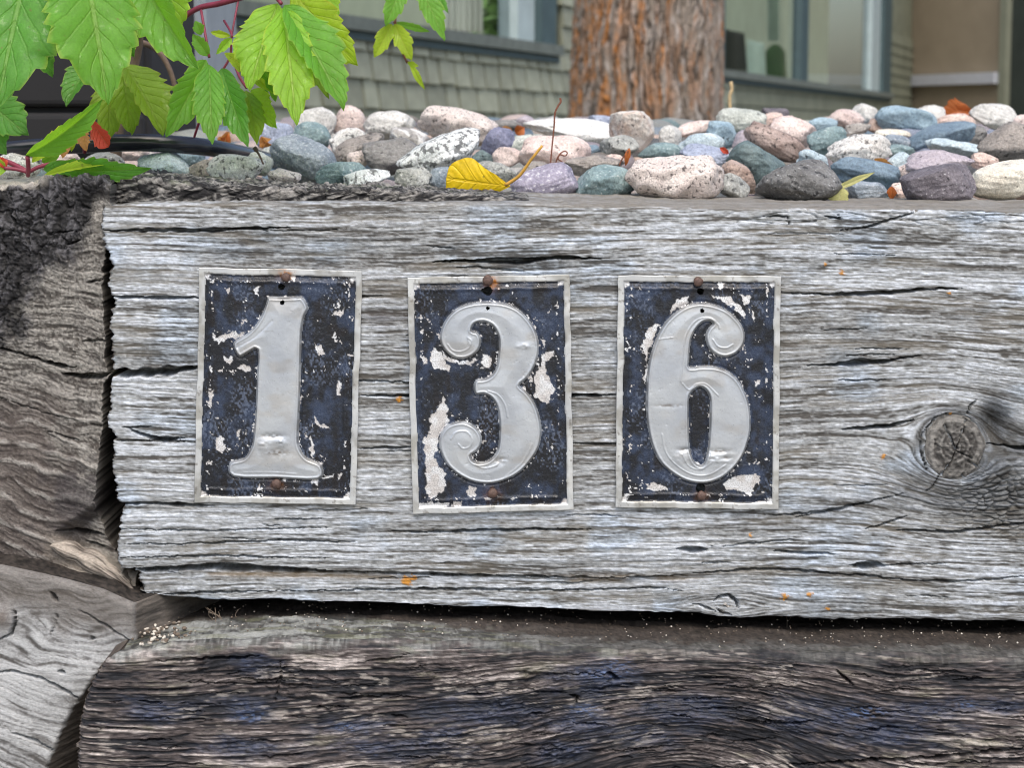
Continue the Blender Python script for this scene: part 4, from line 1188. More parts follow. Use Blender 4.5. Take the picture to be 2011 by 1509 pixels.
SM = {}
def sm(key, a, b, **k): SM[key] = stone_mat('stone_' + key, L3(*a), L3(*b), **k)
sm('pale_grey', (186, 186, 180), (206, 204, 198), spk_d=0.10)
sm('grey_green', (160, 168, 158), (186, 192, 182), spk_d=0.10)
sm('white', (214, 214, 206), (228, 226, 218), spk_d=0.12)
sm('cream', (216, 206, 184), (228, 220, 200), spk_d=0.12)
sm('blue_grey', (118, 136, 152), (146, 160, 172), spk_l=0.35)
sm('sky_blue', (116, 152, 172), (146, 178, 192), spk_d=0.05)
sm('pale_blue', (160, 186, 198), (186, 206, 212), spk_d=0.05, spk_l=0.2)
sm('periwinkle', (134, 148, 178), (158, 170, 194), spk_d=0.1)
sm('violet_blue', (100, 106, 140), (128, 130, 160))
sm('steel', (88, 118, 140), (116, 144, 162))
sm('teal', (98, 132, 138), (132, 160, 160), spk_l=0.25)
sm('dark_teal', (82, 108, 112), (108, 130, 130), spk_d=0.1)
sm('pink', (196, 170, 162), (212, 192, 182), spk_d=0.25)
sm('pink_speckled', (206, 186, 176), (220, 206, 196), spk_d=0.5, scale=430)
sm('rose', (206, 178, 168), (222, 200, 190), spk_d=0.1)
sm('white_speckled', (214, 208, 200), (226, 222, 216), spk_d=0.60, scale=320)
sm('granite', (204, 212, 214), (218, 222, 222), spk_d=0.98, scale=250)
sm('brown_speckled', (150, 124, 112), (180, 156, 144), spk_d=0.5, scale=330)
sm('brown', (158, 128, 110), (182, 156, 140), spk_d=0.3)
sm('grey_brown', (132, 124, 116), (158, 148, 138), spk_d=0.35)
sm('dark_grey', (98, 98, 98), (120, 120, 118), spk_d=0.35, spk_l=0.2)
sm('flat_grey', (118, 116, 114), (134, 132, 128), spk_d=0.15)
sm('lavender', (128, 122, 148), (158, 150, 172), spk_l=0.5, scale=200)
sm('lilac', (160, 148, 160), (178, 166, 174), spk_d=0.1)
sm('purple_grey', (92, 86, 96), (118, 110, 118), spk_d=0.15, spk_l=0.1)
sm('conglomerate', (190, 158, 136), (206, 200, 190), spk_d=0.3, spk_l=0.3, vein=L3(212, 208, 202))
sm('mottled', (136, 140, 136), (170, 172, 164), spk_d=0.4, spk_l=0.3)
sm('salmon', (206, 172, 156), (220, 194, 178), spk_d=0.2)
sm('quartz', (150, 144, 138), (176, 170, 162), spk_d=0.3, vein=L3(232, 230, 226))

def ico(sub):
    t = (1 + 5 ** 0.5) / 2
    V = [(-1, t, 0), (1, t, 0), (-1, -t, 0), (1, -t, 0), (0, -1, t), (0, 1, t), (0, -1, -t), (0, 1, -t), (t, 0, -1), (t, 0, 1), (-t, 0, -1), (-t, 0, 1)]
    V = [np.array(v) / math.sqrt(1 + t * t) for v in V]
    Fs = [(0, 11, 5), (0, 5, 1), (0, 1, 7), (0, 7, 10), (0, 10, 11), (1, 5, 9), (5, 11, 4), (11, 10, 2), (10, 7, 6), (7, 1, 8), (3, 9, 4), (3, 4, 2), (3, 2, 6), (3, 6, 8), (3, 8, 9), (4, 9, 5), (2, 4, 11), (6, 2, 10), (8, 6, 7), (9, 8, 1)]
    for _ in range(sub):
        cache, nf = {}, []
        def mid(a, b):
            k = (min(a, b), max(a, b))
            if k not in cache:
                m = V[a] + V[b]; V.append(m / np.linalg.norm(m)); cache[k] = len(V) - 1
            return cache[k]
        for a, b, c in Fs:
            x, y, z = mid(a, b), mid(b, c), mid(c, a)
            nf += [(a, x, z), (b, y, x), (c, z, y), (x, y, z)]
        Fs = nf
    return np.array(V), np.array(Fs)
ICO4 = ico(4); ICO3 = ico(3)

def stone_shape(seed, nfac=5, p=2.4, lump=0.10, geo=None):
    rg = np.random.default_rng(seed)
    d, fc = geo or ICO4
    v = d / (np.abs(d) ** p).sum(1, keepdims=True) ** (1 / p)
    for k in range(5):
        w = rg.normal(size=3) * (1.4 + 0.9 * k); ph = rg.uniform(0, 6.28)
        v = v * (1 + lump / (1 + 0.8 * k) * np.sin(d @ w + ph))[:, None]
    for k in range(nfac):                        # worn flat faces
        n = rg.normal(size=3); n /= np.linalg.norm(n)
        h = rg.uniform(0.62, 0.86)
        q = v @ n
        ex = np.maximum(q - h, 0)
        v = v - n * (ex * 0.75)[:, None]
    for k in range(7):                             # small pits and dints
        w = rg.normal(size=3) * (7 + 2.5 * k); ph = rg.uniform(0, 6.28)
        v = v * (1 + 0.008 * np.sin(d @ w + ph))[:, None]
    return v, fc

VB2Y = [(205, 1.05), (225, 0.95), (239, 0.80), (260, 0.62), (298, 0.44), (340, 0.32), (357, 0.27), (375, 0.215), (392, 0.185), (400, 0.145)]
def stone(px, py, w, h, rot, key, label, seed, Yc=None, nfac=5, p=2.3, group='river stones behind the timber', dk=0.5):
    w *= 1.05; h *= 1.07
    vb = py + h * 0.5 * math.cos(math.radians(rot)) + 0.12 * abs(math.sin(math.radians(rot))) * w
    Y = pl(vb, VB2Y) if Yc is None else Yc
    rdep = dk * (0.5 * w + 0.5 * h) / F * (1 + Y)
    Yc = Y + rdep * 0.8
    c = atv(px, py, Yc)
    sc = (1 + Yc) / F
    v, fc = stone_shape(seed, nfac, p)
    R = math.radians(-rot)
    lo, hi = v.min(0), v.max(0)
    v = (v - (lo + hi) / 2) / ((hi - lo) / 2)
    v = v * np.array([w * sc / 2, rdep, h * sc / 2])
    ca, sa = math.cos(R), math.sin(R)
    x = v[:, 0] * ca - v[:, 2] * sa; z = v[:, 0] * sa + v[:, 2] * ca
    v = np.stack([x, v[:, 1], z], 1)
    o = link('river_stone', mesh_np('river_stone', v, fc), SM[key])
    o.location = c
    tag(o, label, 'stone', group)
    NAMED.append((px, py, label))
    return o
NAMED = []

def A(x, y): return 480 + x / 2.514, 180 + y / 2.514
def B(x, y): return 1200 + x / 2.480, 180 + y / 2.480
SA, SB = 1 / 2.514, 1 / 2.480
STA = [  # x, y, w, h, turn, look, label (enlarged-crop coordinates of the middle group)
 (350, 160, 205, 150, -8, 'pale_grey', 'pale grey rounded stone behind the teal blue one, under the big creeper leaf', None),
 (150, 220, 190, 130, 8, 'periwinkle', 'smooth periwinkle blue stone just above the dry tan bud', None),
 (335, 222, 185, 140, 14, 'teal', 'speckled teal blue stone in front of the pale grey rounded one', None),
 (526, 150, 156, 150, 10, 'pink', 'upright dusty pink stone between the pale grey and the wide grey speckled stones', None),
 (715, 168, 245, 140, 2, 'pale_grey', 'wide pale grey stone with two humps and fine dark specks', None),
 (812, 240, 190, 120, 25, 'quartz', 'broken grey stone with a flaky white quartz patch', None),
 (512, 245, 180, 120, -25, 'white_speckled', 'whitish pink speckled stone below the upright dusty pink one', None),
 (565, 285, 270, 130, -24, 'grey_brown', 'grey brown banded stone leaning over the whitish pink speckled one', None),
 (285, 335, 320, 205, 22, 'blue_grey', 'largest blue grey stone, tilted and sparkling, at the left', 0.235),
 (555, 350, 130, 110, -20, 'pink_speckled', 'small pinkish speckled stone wedged left of the flat grey slab', None),
 (735, 322, 290, 180, 0, 'flat_grey', 'flat dark grey slab with a sharp broken edge beside the granite', 0.29),
 (965, 312, 440, 175, -28, 'granite', 'long black and white granite stone sloping up to the right', 0.245),
 (1060, 172, 390, 165, 12, 'pink_speckled', 'large pinkish speckled stone with a peaked top above the granite', None),
 (1250, 245, 170, 130, -10, 'violet_blue', 'dark violet blue stone tucked behind the peaked pinkish one', None),
 (1180, 330, 110, 80, 0, 'dark_teal', 'small dark teal stone right of the granite tip', None),
 (1385, 260, 235, 90, -8, 'grey_green', 'grey green flat stone above the pale pink triangular one', None),
 (1620, 195, 470, 120, 3, 'white', 'long flat white stone crossed by the brown stalk', None),
 (1530, 300, 345, 170, 6, 'rose', 'pale pink triangular stone behind the brown stalk', None),
 (1708, 292, 115, 56, 0, 'steel', 'small blue flat stone under the long white one', None),
 (1730, 365, 290, 100, -6, 'grey_brown', 'low grey brown stone behind the teal grey front stone', 0.25),
 (1300, 325, 150, 110, -15, 'pink', 'greyish pink stone left of the pale pink triangular one', None),
 (1478, 458, 315, 175, -14, 'lavender', 'purple lavender speckled stone at the front below the brown stalk', 0.17),
 (1780, 450, 285, 170, 4, 'teal', 'teal grey stone at the front between the lavender and the big pink stone', 0.165),
 (1245, 402, 200, 100, 10, 'mottled', 'grey green stone right behind the yellow leaf', 0.25),
 (1420, 405, 180, 110, -20, 'grey_brown', 'brownish grey stone between the yellow leaf stalk and the lavender stone', 0.235),
 (475, 412, 250, 125, -6, 'teal', 'low teal stone at the front, right of the largest blue grey one', 0.20),
 (605, 428, 225, 85, -8, 'granite', 'low greenish white speckled stone on the rotten wood', 0.185),
 (832, 428, 180, 105, 0, 'mottled', 'mottled grey stone below the tail of the granite', 0.19),
 (966, 428, 112, 105, 0, 'blue_grey', 'small round blue stone touching the yellow leaf', 0.195),
 (195, 418, 165, 72, 4, 'pink_speckled', 'small pale stone at the front below the largest blue grey one', 0.18),
 (150, 305, 150, 80, -12, 'grey_green', 'grey stone half hidden left of the largest blue grey one', None),
 (1912, 195, 215, 190, 0, 'conglomerate', 'rusty conglomerate stone with white lumps right of the long white one', None),
 (1850, 275, 185, 110, -10, 'mottled', 'grey stone below the rusty conglomerate one', None),
 (1395, 148, 100, 60, 0, 'lilac', 'small purplish stone at the back, left of the long white one', None),
 (1290, 166, 160, 50, 0, 'flat_grey', 'thin dark grey stone at the very back beside the peaked pinkish one', None),
 (1762, 142, 125, 50, 6, 'periwinkle', 'bluish stone peeping over the long white one by the trunk', None),
]
STB = [
 (288, 228, 110, 120, 0, 'pale_grey', 'pinkish grey upright stone right of the rusty conglomerate one', None),
 (235, 292, 200, 85, 0, 'teal', 'greenish blue stone with a pale top above the big pink stone', None),
 (310, 425, 470, 225, 2, 'pink_speckled', 'big pink pitted stone with a flat top at the front edge', 0.15),
 (440, 262, 215, 125, 10, 'pale_blue', 'pale blue stone left of the dark teal one', None),
 (462, 310, 240, 95, 12, 'periwinkle', 'violet blue stone between the pale blue and the big pink stone', 0.27),
 (542, 207, 160, 125, 22, 'sky_blue', 'plain light blue stone below the smooth grey green one', None),
 (400, 182, 190, 72, -14, 'rose', 'pale pinkish stone at the back by the foot of the trunk', None),
 (628, 152, 230, 132, 8, 'grey_green', 'smooth pale grey green oval stone at the back right of the trunk', None),
 (800, 108, 130, 56, 4, 'purple_grey', 'dark grey stone at the back above the white pink one', None),
 (745, 155, 190, 76, -20, 'salmon', 'pinkish stone between the grey green oval and the white pink one', None),
 (882, 204, 225, 160, 10, 'rose', 'large whitish pink stone above the brown speckled one', None),
 (637, 238, 110, 82, -38, 'lilac', 'pale lilac stone leaning against the brown speckled one', None),
 (798, 255, 310, 130, 30, 'brown_speckled', 'brown speckled stone sloping down to the right', None),
 (705, 360, 280, 180, 22, 'dark_teal', 'dark teal smooth stone left of the dark grey front stone', 0.25),
 (628, 420, 200, 118, 38, 'brown', 'narrow brown stone leaning beside the big pink one', 0.215),
 (592, 462, 165, 108, 30, 'mottled', 'grey green stone at the right foot of the big pink one', 0.185),
 (915, 445, 395, 205, -6, 'dark_grey', 'dark grey pitted stone at the front edge left of the pale leaf', 0.145),
 (985, 338, 150, 92, 16, 'pale_blue', 'pale blue stone above the dark grey front stone', 0.27),
 (1052, 242, 190, 125, -18, 'teal', 'bluish grey stone left of the white speckled one', None),
 (1030, 162, 135, 70, 0, 'sky_blue', 'sky blue stone at the back right of the whitish pink one', None),
 (1140, 140, 180, 105, 0, 'pink', 'dull pinkish brown stone at the back, right of the sky blue one', None),
 (1236, 110, 120, 100, 0, 'pale_grey', 'pale greyish stone on the crest behind the dull pinkish brown one', None),
 (1300, 170, 100, 72, 10, 'brown', 'orange brown stone left of the big turquoise one', None),
 (1200, 182, 125, 58, -12, 'quartz', 'small blue stone with a bright white flake on top', None),
 (1212, 285, 310, 148, -6, 'white_speckled', 'white stone with brown specks in the middle of the right hand stones', None),
 (1372, 208, 165, 50, 4, 'cream', 'thin whitish stone above the white stone with brown specks', None),
 (1440, 142, 300, 130, 6, 'sky_blue', 'big turquoise blue stone at the back', None),
 (1622, 212, 340, 112, -14, 'steel', 'long blue flat stone below the big turquoise one', None),
 (1390, 258, 135, 92, 12, 'blue_grey', 'blue grey stone right of the white stone with brown specks', None),
 (1408, 295, 140, 70, 8, 'teal', 'small greenish stone under the blue grey one', None),
 (1245, 402, 350, 140, 8, 'steel', 'steel blue rounded stone behind the pale leaf', 0.22),
 (1252, 482, 190, 88, 0, 'blue_grey', 'low blue grey stone at the front right of the pale leaf', 0.18),
 (1400, 345, 110, 96, 0, 'pale_blue', 'small turquoise stone left of the flat lilac one', 0.27),
 (1680, 280, 300, 82, 8, 'pale_blue', 'pale blue grey flat stone above the flat lilac one', None),
 (1595, 342, 330, 112, -2, 'lilac', 'flat lilac stone on top of the purple grey front stone', 0.22),
 (1590, 452, 345, 192, -2, 'purple_grey', 'dark purple grey stone at the front edge at the right', 0.145),
 (1818, 342, 125, 80, 12, 'salmon', 'small salmon stone above the big cream one', 0.28),
 (1935, 430, 380, 182, -3, 'cream', 'big cream coloured stone at the right end', 0.165),
 (1738, 222, 165, 96, -8, 'flat_grey', 'plain grey stone left of the brown grey one at the right end', None),
 (1930, 245, 270, 190, 6, 'grey_brown', 'large brownish grey stone at the right end', 0.34),
 (1862, 118, 230, 120, 12, 'pale_grey', 'greenish white stone at the back right of the orange leaf', None),
 (1680, 148, 200, 76, -6, 'salmon', 'pale pinkish stone below the orange leaf', None),
 (1552, 112, 145, 90, 0, 'pale_grey', 'pale grey stone left of the orange leaf', None),
 (1400, 485, 75, 80, 0, 'salmon', 'tiny pinkish stone beside the orange scrap', 0.20),
 (2, 345, 120, 76, 0, 'salmon', 'pinkish stone left of the big pink pitted one', 0.26),
 (1440, 400, 110, 90, -30, 'pink', 'pinkish stone edge left of the purple grey front stone', 0.225),
 (2030, 160, 150, 100, 0, 'rose', 'pink stone at the back cut by the right border', None),
]
STL = [  # left group, photograph pixels
 (322, 327, 100, 58, 8, 'pale_blue', 'pale blue stone in front of the black hose', 0.20),
 (360, 311, 82, 46, 6, 'sky_blue', 'blue stone under the black hose', 0.26),
 (403, 335, 66, 40, -12, 'grey_brown', 'grey brown stone left of the white speckled one by the rotten wood', 0.205),
 (466, 332, 112, 58, -4, 'white_speckled', 'white speckled stone on the rotten wood left of the largest blue grey one', 0.185),
 (432, 314, 44, 24, 0, 'pink', 'small pinkish stone under the end of the black hose', 0.26),
 (30, 327, 96, 58, 0, 'white_speckled', 'pale speckled stone under the low creeper sprig', 0.19),
 (252, 300, 74, 30, 0, 'rose', 'flat pinkish stone under the black hose at the left', 0.27),
 (120, 318, 84, 46, 0, 'pink', 'pink stone behind the low creeper sprig', 0.24),
 (205, 322, 80, 44, 0, 'mottled', 'grey stone behind the largest leaf of the low sprig', 0.22),
 (510, 322, 50, 44, 20, 'grey_green', 'small grey stone behind the dark nail', 0.22),
]
_sd = 1000
for (x, y, w, h, r, key, lab, Y) in STA:
    _sd += 1; px, py = A(x, y); stone(px, py, w * SA, h * SA, r, key, lab, _sd, Y)
for (x, y, w, h, r, key, lab, Y) in STB:
    _sd += 1; px, py = B(x, y); stone(px, py, w * SB, h * SB, r, key, lab, _sd, Y, p=2.8 if 'front' in lab else 2.4)
for (x, y, w, h, r, key, lab, Y) in STL:
    _sd += 1; stone(x, y, w, h, r, key, lab, _sd, Y)

# stones underneath and behind, filling the bed between the named ones
def fill_stones():
    rg = random.Random(44)
    keys = ['pale_grey', 'blue_grey', 'pink', 'grey_brown', 'teal', 'mottled', 'lilac', 'flat_grey', 'salmon', 'steel', 'grey_green', 'dark_grey', 'periwinkle']
    shapes = [stone_shape(5000 + k, 4, 2.5, 0.1, ICO3) for k in range(10)]
    meshes = {}
    spots = []
    Y = 0.26
    while Y < 1.15:
        half = 0.285 * (1 + Y)
        x = -half + rg.uniform(0, 0.03)
        while x < half:
            spots.append((x + rg.uniform(-.006, .006), Y + rg.uniform(-.012, .012)))
            x += rg.uniform(0.052, 0.066)
        Y += 0.068
    cuts = (' with ', ' behind ', ' just ', ' in ', ' between ', ' below ', ' leaning', ' wedged', ' sloping', ' above ', ' tucked', ' right ', ' under ', ' at ', ' left ', ' on ', ' touching', ' half', ' crossed', ' peeping', ' by ', ' edge', ' beside', ', ')
    def short(l):
        for c in cuts: l = l.split(c)[0]
        return l
    words = dict(pale_grey='pale grey', blue_grey='blue grey', pink='pink', grey_brown='grey brown', teal='teal', mottled='mottled grey', lilac='lilac', flat_grey='plain grey', salmon='salmon', steel='steel blue', grey_green='grey green', dark_grey='dark grey', periwinkle='periwinkle')
    seen = set()
    for idx, (x, Y) in enumerate(spots):
        k = rg.randrange(10); key = rg.choice(keys)
        a = rg.uniform(0.020, 0.028); b = a * rg.uniform(0.65, 0.95); c = a * rg.uniform(0.42, 0.62)
        rot = (rg.uniform(-.25, .25), rg.uniform(-.25, .25), rg.uniform(0, 6.28))
        if x < -0.19 * (1 + Y) and Y > 0.44 or x < -0.145 * (1 + Y) and Y > 0.74: continue
        if KEEP and idx not in KEEP: continue
        if (k, key) not in meshes:
            v, fc = shapes[k]
            me = mesh_np('river_stone', v, fc); me.materials.append(SM[key]); meshes[(k, key)] = me
        o = bpy.data.objects.new('river_stone', meshes[(k, key)])
        COL.objects.link(o)
        o.scale = (a, b, c); o.rotation_euler = rot
        o.location = (x, Y, bed_z(Y) - 0.002 + c * 0.2)
        FILL[o.name] = idx
        px, py = KEEP[idx] if KEEP else (0, 0)
        near = sorted(NAMED, key=lambda n: math.hypot(n[0] - px, (n[1] - py) * 1.6))
        lab = None
        for i1, i2 in ((0, 1), (0, 2), (1, 2), (0, 3), (1, 3), (2, 3), (0, 4)):
            lab = '%s stone half hidden between the %s and the %s' % (words[key], short(near[i1][2]), short(near[i2][2]))
            if lab not in seen and len(lab.split()) <= 16: break
        if len(lab.split()) > 16 or lab in seen: lab = '%s stone half hidden beside the %s' % (words[key], short(near[0][2]))
        seen.add(lab)
        tag(o, lab, 'stone', 'half hidden stones of the bed')
FILL = {}
KEEP = {4:(586,359),5:(766,358),6:(993,371),8:(1417,384),9:(1488,383),10:(1704,385),11:(1921,389),12:(2041,381),13:(-45,339),14:(83,340),16:(511,350),18:(779,352),19:(1011,338),20:(1170,358),22:(1475,383),23:(1663,372),25:(2063,350),26:(-50,328),28:(258,318),30:(524,345),31:(722,329),33:(1018,325),34:(1179,303),36:(1546,320),38:(1909,332),39:(2061,323),43:(407,310),46:(933,300),48:(1216,309),51:(1656,318),52:(1812,294),53:(2050,298),58:(296,302),59:(490,285),60:(648,291),64:(1266,293),65:(1434,294),66:(1587,292),73:(373,264),74:(481,276),75:(653,266),76:(842,272),77:(939,291),80:(1343,272),83:(1789,258),85:(2063,271),90:(457,274),93:(848,271),94:(1027,261),96:(1289,267),97:(1432,292),99:(1708,262),101:(2044,267),107:(445,257),110:(843,267),111:(1038,256),113:(1291,255),116:(1707,259),118:(1944,258),119:(2062,259),127:(828,257),129:(1068,246),131:(1298,242),136:(1932,249),137:(2056,251),143:(550,240),147:(1010,237),149:(1317,240),154:(1919,240),155:(2060,235),162:(565,238),163:(719,237),164:(817,248),165:(976,236),166:(1060,233),168:(1336,237),184:(1006,230),185:(1143,231),202:(814,234),205:(1133,231),210:(1622,230),221:(546,238),225:(971,233)}      # those the view shows, with where it shows them
fill_stones()

def bed_stones():
    """the stones lower in the bed and beyond the view, too many to tell apart: one object"""
    rg = np.random.default_rng(77)
    geo = ico(2)
    shapes = [stone_shape(7000 + k, 4, 2.4, 0.1, geo)[0] for k in range(8)]
    pal = [s2l(c) * 0.9 for c in ((186, 184, 178), (130, 142, 154), (196, 176, 168), (142, 134, 126), (124, 146, 148), (156, 158, 152), (164, 154, 164), (124, 124, 122), (200, 178, 164), (112, 134, 150), (176, 180, 172))]
    Vs, Fs, Cs, off = [], [], [], 0
    Y = 0.235
    while Y < 1.4:
        x = -1.1 + rg.uniform(0, 0.04)
        while x < 1.3:
            px = x + rg.uniform(-.008, .008); py = Y + rg.uniform(-.01, .01)
            x += rg.uniform(0.040, 0.054)
            if px < -0.19 * (1 + Y) and Y > 0.42 or px < -0.145 * (1 + Y) and Y > 0.72: continue
            inview = abs(px) < 0.262 * (1 + Y)
            a = rg.uniform(0.019, 0.027); sc = np.array([a, a * rg.uniform(.65, .95), a * rg.uniform(.45, .62)])
            v = shapes[rg.integers(8)] * sc
            t = rg.uniform(0, 6.28); ca, sa = math.cos(t), math.sin(t)
            v = np.stack([v[:, 0] * ca - v[:, 1] * sa, v[:, 0] * sa + v[:, 1] * ca, v[:, 2]], 1)
            v = v + np.array([px, py, bed_z(py) + (-0.004 if inview else 0.006 + rg.uniform(0, 0.008))])
            Vs.append(v); Fs.append(geo[1] + off); off += len(v)
            Cs.append(np.broadcast_to(pal[rg.integers(len(pal))] * rg.uniform(0.85, 1.1), v.shape))
        Y += 0.047
    m, nt, bs = new_mat('stone_mixed')
    v = obj_coord(nt)
    n1 = noise(nt, v, 320, 4, 0.65)
    nt.links.new(mix(nt, 1.0, attr(nt, 'Col'), ramp(nt, n1, [(0.32, (0.6,) * 3), (0.7, (1.25,) * 3)]), 'MULTIPLY'), bs.inputs['Base Color'])
    bs.inputs['Roughness'].default_value = 0.65
    bump(nt, bs, n1, 0.6, 0.001)
    o = link('bed_stones', mesh_np('bed_stones', np.concatenate(Vs), np.concatenate(Fs), True, {'Col': (np.concatenate(Cs), 'FLOAT_COLOR')}), m)
    tag(o, 'mass of mixed river stones lower in the planting bed', 'stones', kind='stuff')
bed_stones()

# ------------------------------------------------------------------ creeper, fallen leaves, hose, twigs
def leaf_mat(name, c_top, c_back, vein, edge, trans=0.5, rough=0.55, nv=8.0, slope=0.30):
    m, nt, bs = new_mat(name)
    uv = nd(nt, 'ShaderNodeUVMap')
    sp = nd(nt, 'ShaderNodeSeparateXYZ'); nt.links.new(uv.outputs[0], sp.inputs[0])
    x = math_n(nt, 'ABSOLUTE', math_n(nt, 'MULTIPLY_ADD', sp.outputs[0], 2.0)); nt.nodes[-2].inputs[2].default_value = -1.0
    t = sp.outputs[1]
    o = obj_coord(nt)
    n = noise(nt, o, 90, 4, 0.6); nf = noise(nt, o, 800, 3, 0.6)
    q = math_n(nt, 'SUBTRACT', t, math_n(nt, 'MULTIPLY', math_n(nt, 'POWER', x, 0.8), slope))
    q = math_n(nt, 'ADD', q, math_n(nt, 'MULTIPLY', n, 0.05))
    f = math_n(nt, 'FRACT', math_n(nt, 'MULTIPLY', q, nv))
    vd = math_n(nt, 'ABSOLUTE', math_n(nt, 'SUBTRACT', f, 0.5))          # 0 on a side vein
    side = ramp(nt, vd, [(0.0, (1,) * 3), (0.10, (0,) * 3)])
    midr = ramp(nt, x, [(0.0, (1,) * 3), (0.035, (1,) * 3), (0.075, (0,) * 3)])
    c = ramp(nt, n, [(0.3, tuple(np.array(c_top) * 0.82)), (0.7, tuple(np.array(c_top) * 1.15))])
    c = mix(nt, math_n(nt, 'MULTIPLY', side, 0.16), c, tuple(np.array(vein)))
    c = mix(nt, math_n(nt, 'MULTIPLY', midr, 0.55), c, tuple(np.array(vein)))
    c = mix(nt, math_n(nt, 'MULTIPLY', ramp(nt, x, [(0.90, (0,) * 3), (1.0, (1,) * 3)]), 0.7), c, tuple(edge))
    c = mix(nt, 1.0, c, ramp(nt, nf, [(0.3, (0.85,) * 3), (0.7, (1.12,) * 3)]), 'MULTIPLY')
    sp_ = noise(nt, o, 420, 2, 0.5)
    c = mix(nt, ramp(nt, sp_, [(0.70, (0,) * 3), (0.76, (0.8,) * 3)]), c, (0.20, 0.16, 0.05))
    nt.links.new(c, bs.inputs['Base Color'])
    wr = ramp(nt, noise(nt, o, 260, 3, 0.6), [(0.56, (rough,) * 3), (0.64, (0.16,) * 3)])
    nt.links.new(wr, bs.inputs['Roughness'])
    h = math_n(nt, 'SUBTRACT', math_n(nt, 'MULTIPLY', nf, 0.25), math_n(nt, 'ADD', math_n(nt, 'MULTIPLY', side, 0.6), midr))
    bump(nt, bs, h, 0.6, 0.0009)
    tr = nd(nt, 'ShaderNodeBsdfTranslucent')
    cb = mix(nt, math_n(nt, 'MULTIPLY', side, 0.25), tuple(c_back), tuple(vein))
    nt.links.new(cb, tr.inputs['Color'])
    ms = nd(nt, 'ShaderNodeMixShader'); ms.inputs[0].default_value = trans
    nt.links.new(bs.outputs[0], ms.inputs[1]); nt.links.new(tr.outputs[0], ms.inputs[2])
    nt.links.new(ms.outputs[0], nt.nodes['Material Output'].inputs['Surface'])
    return m
LM = {
 'green': leaf_mat('leaf_green', L3(108, 170, 58), L3(158, 214, 46), L3(150, 186, 96), L3(170, 190, 80)),
 'deep': leaf_mat('leaf_deep_green', L3(86, 150, 50), L3(120, 180, 38), L3(128, 170, 84), L3(150, 170, 70), trans=0.35),
 'lime': leaf_mat('leaf_lime', L3(146, 198, 58), L3(190, 228, 50), L3(182, 206, 110), L3(198, 206, 70), trans=0.5),
 'yellowish': leaf_mat('leaf_yellow_green', L3(168, 202, 52), L3(206, 228, 48), L3(196, 206, 90), L3(206, 196, 70), trans=0.55),
 'olive': leaf_mat('leaf_olive', L3(134, 168, 52), L3(166, 204, 40), L3(140, 164, 66), L3(160, 160, 60), trans=0.5),
 'red': leaf_mat('leaf_red', L3(206, 72, 52), L3(226, 88, 50), L3(222, 130, 96), L3(230, 120, 90), trans=0.4),
 'orange': leaf_mat('leaf_orange', L3(196, 142, 80), L3(206, 140, 70), L3(214, 160, 80), L3(190, 96, 40), trans=0.4),
 'yellow': leaf_mat('leaf_fallen_yellow', L3(248, 210, 26), L3(250, 214, 26), L3(246, 204, 24), L3(240, 196, 26), trans=0.3, nv=5),
 'cream': leaf_mat('leaf_fallen_pale', L3(214, 212, 140), L3(220, 214, 140), L3(226, 222, 170), L3(206, 200, 120), trans=0.3),
 'rust': leaf_mat('leaf_fallen_rust', L3(186, 106, 52), L3(196, 104, 46), L3(206, 140, 80), L3(170, 84, 34), trans=0.3),
}
M_STEMR = plain('stem_red', L3(122, 42, 62), 0.5, 0.25, 120)
M_STEMB = plain('stem_brown', L3(110, 92, 80), 0.8, 0.3, 200, bumps=0.4)
M_STALKY = plain('stalk_yellow', L3(208, 160, 70), 0.6, 0.2, 200)
M_TWIG = plain('twig_brown', L3(120, 74, 56), 0.7, 0.3, 300)
M_STRAW = plain('straw', L3(190, 168, 128), 0.8, 0.2, 300)

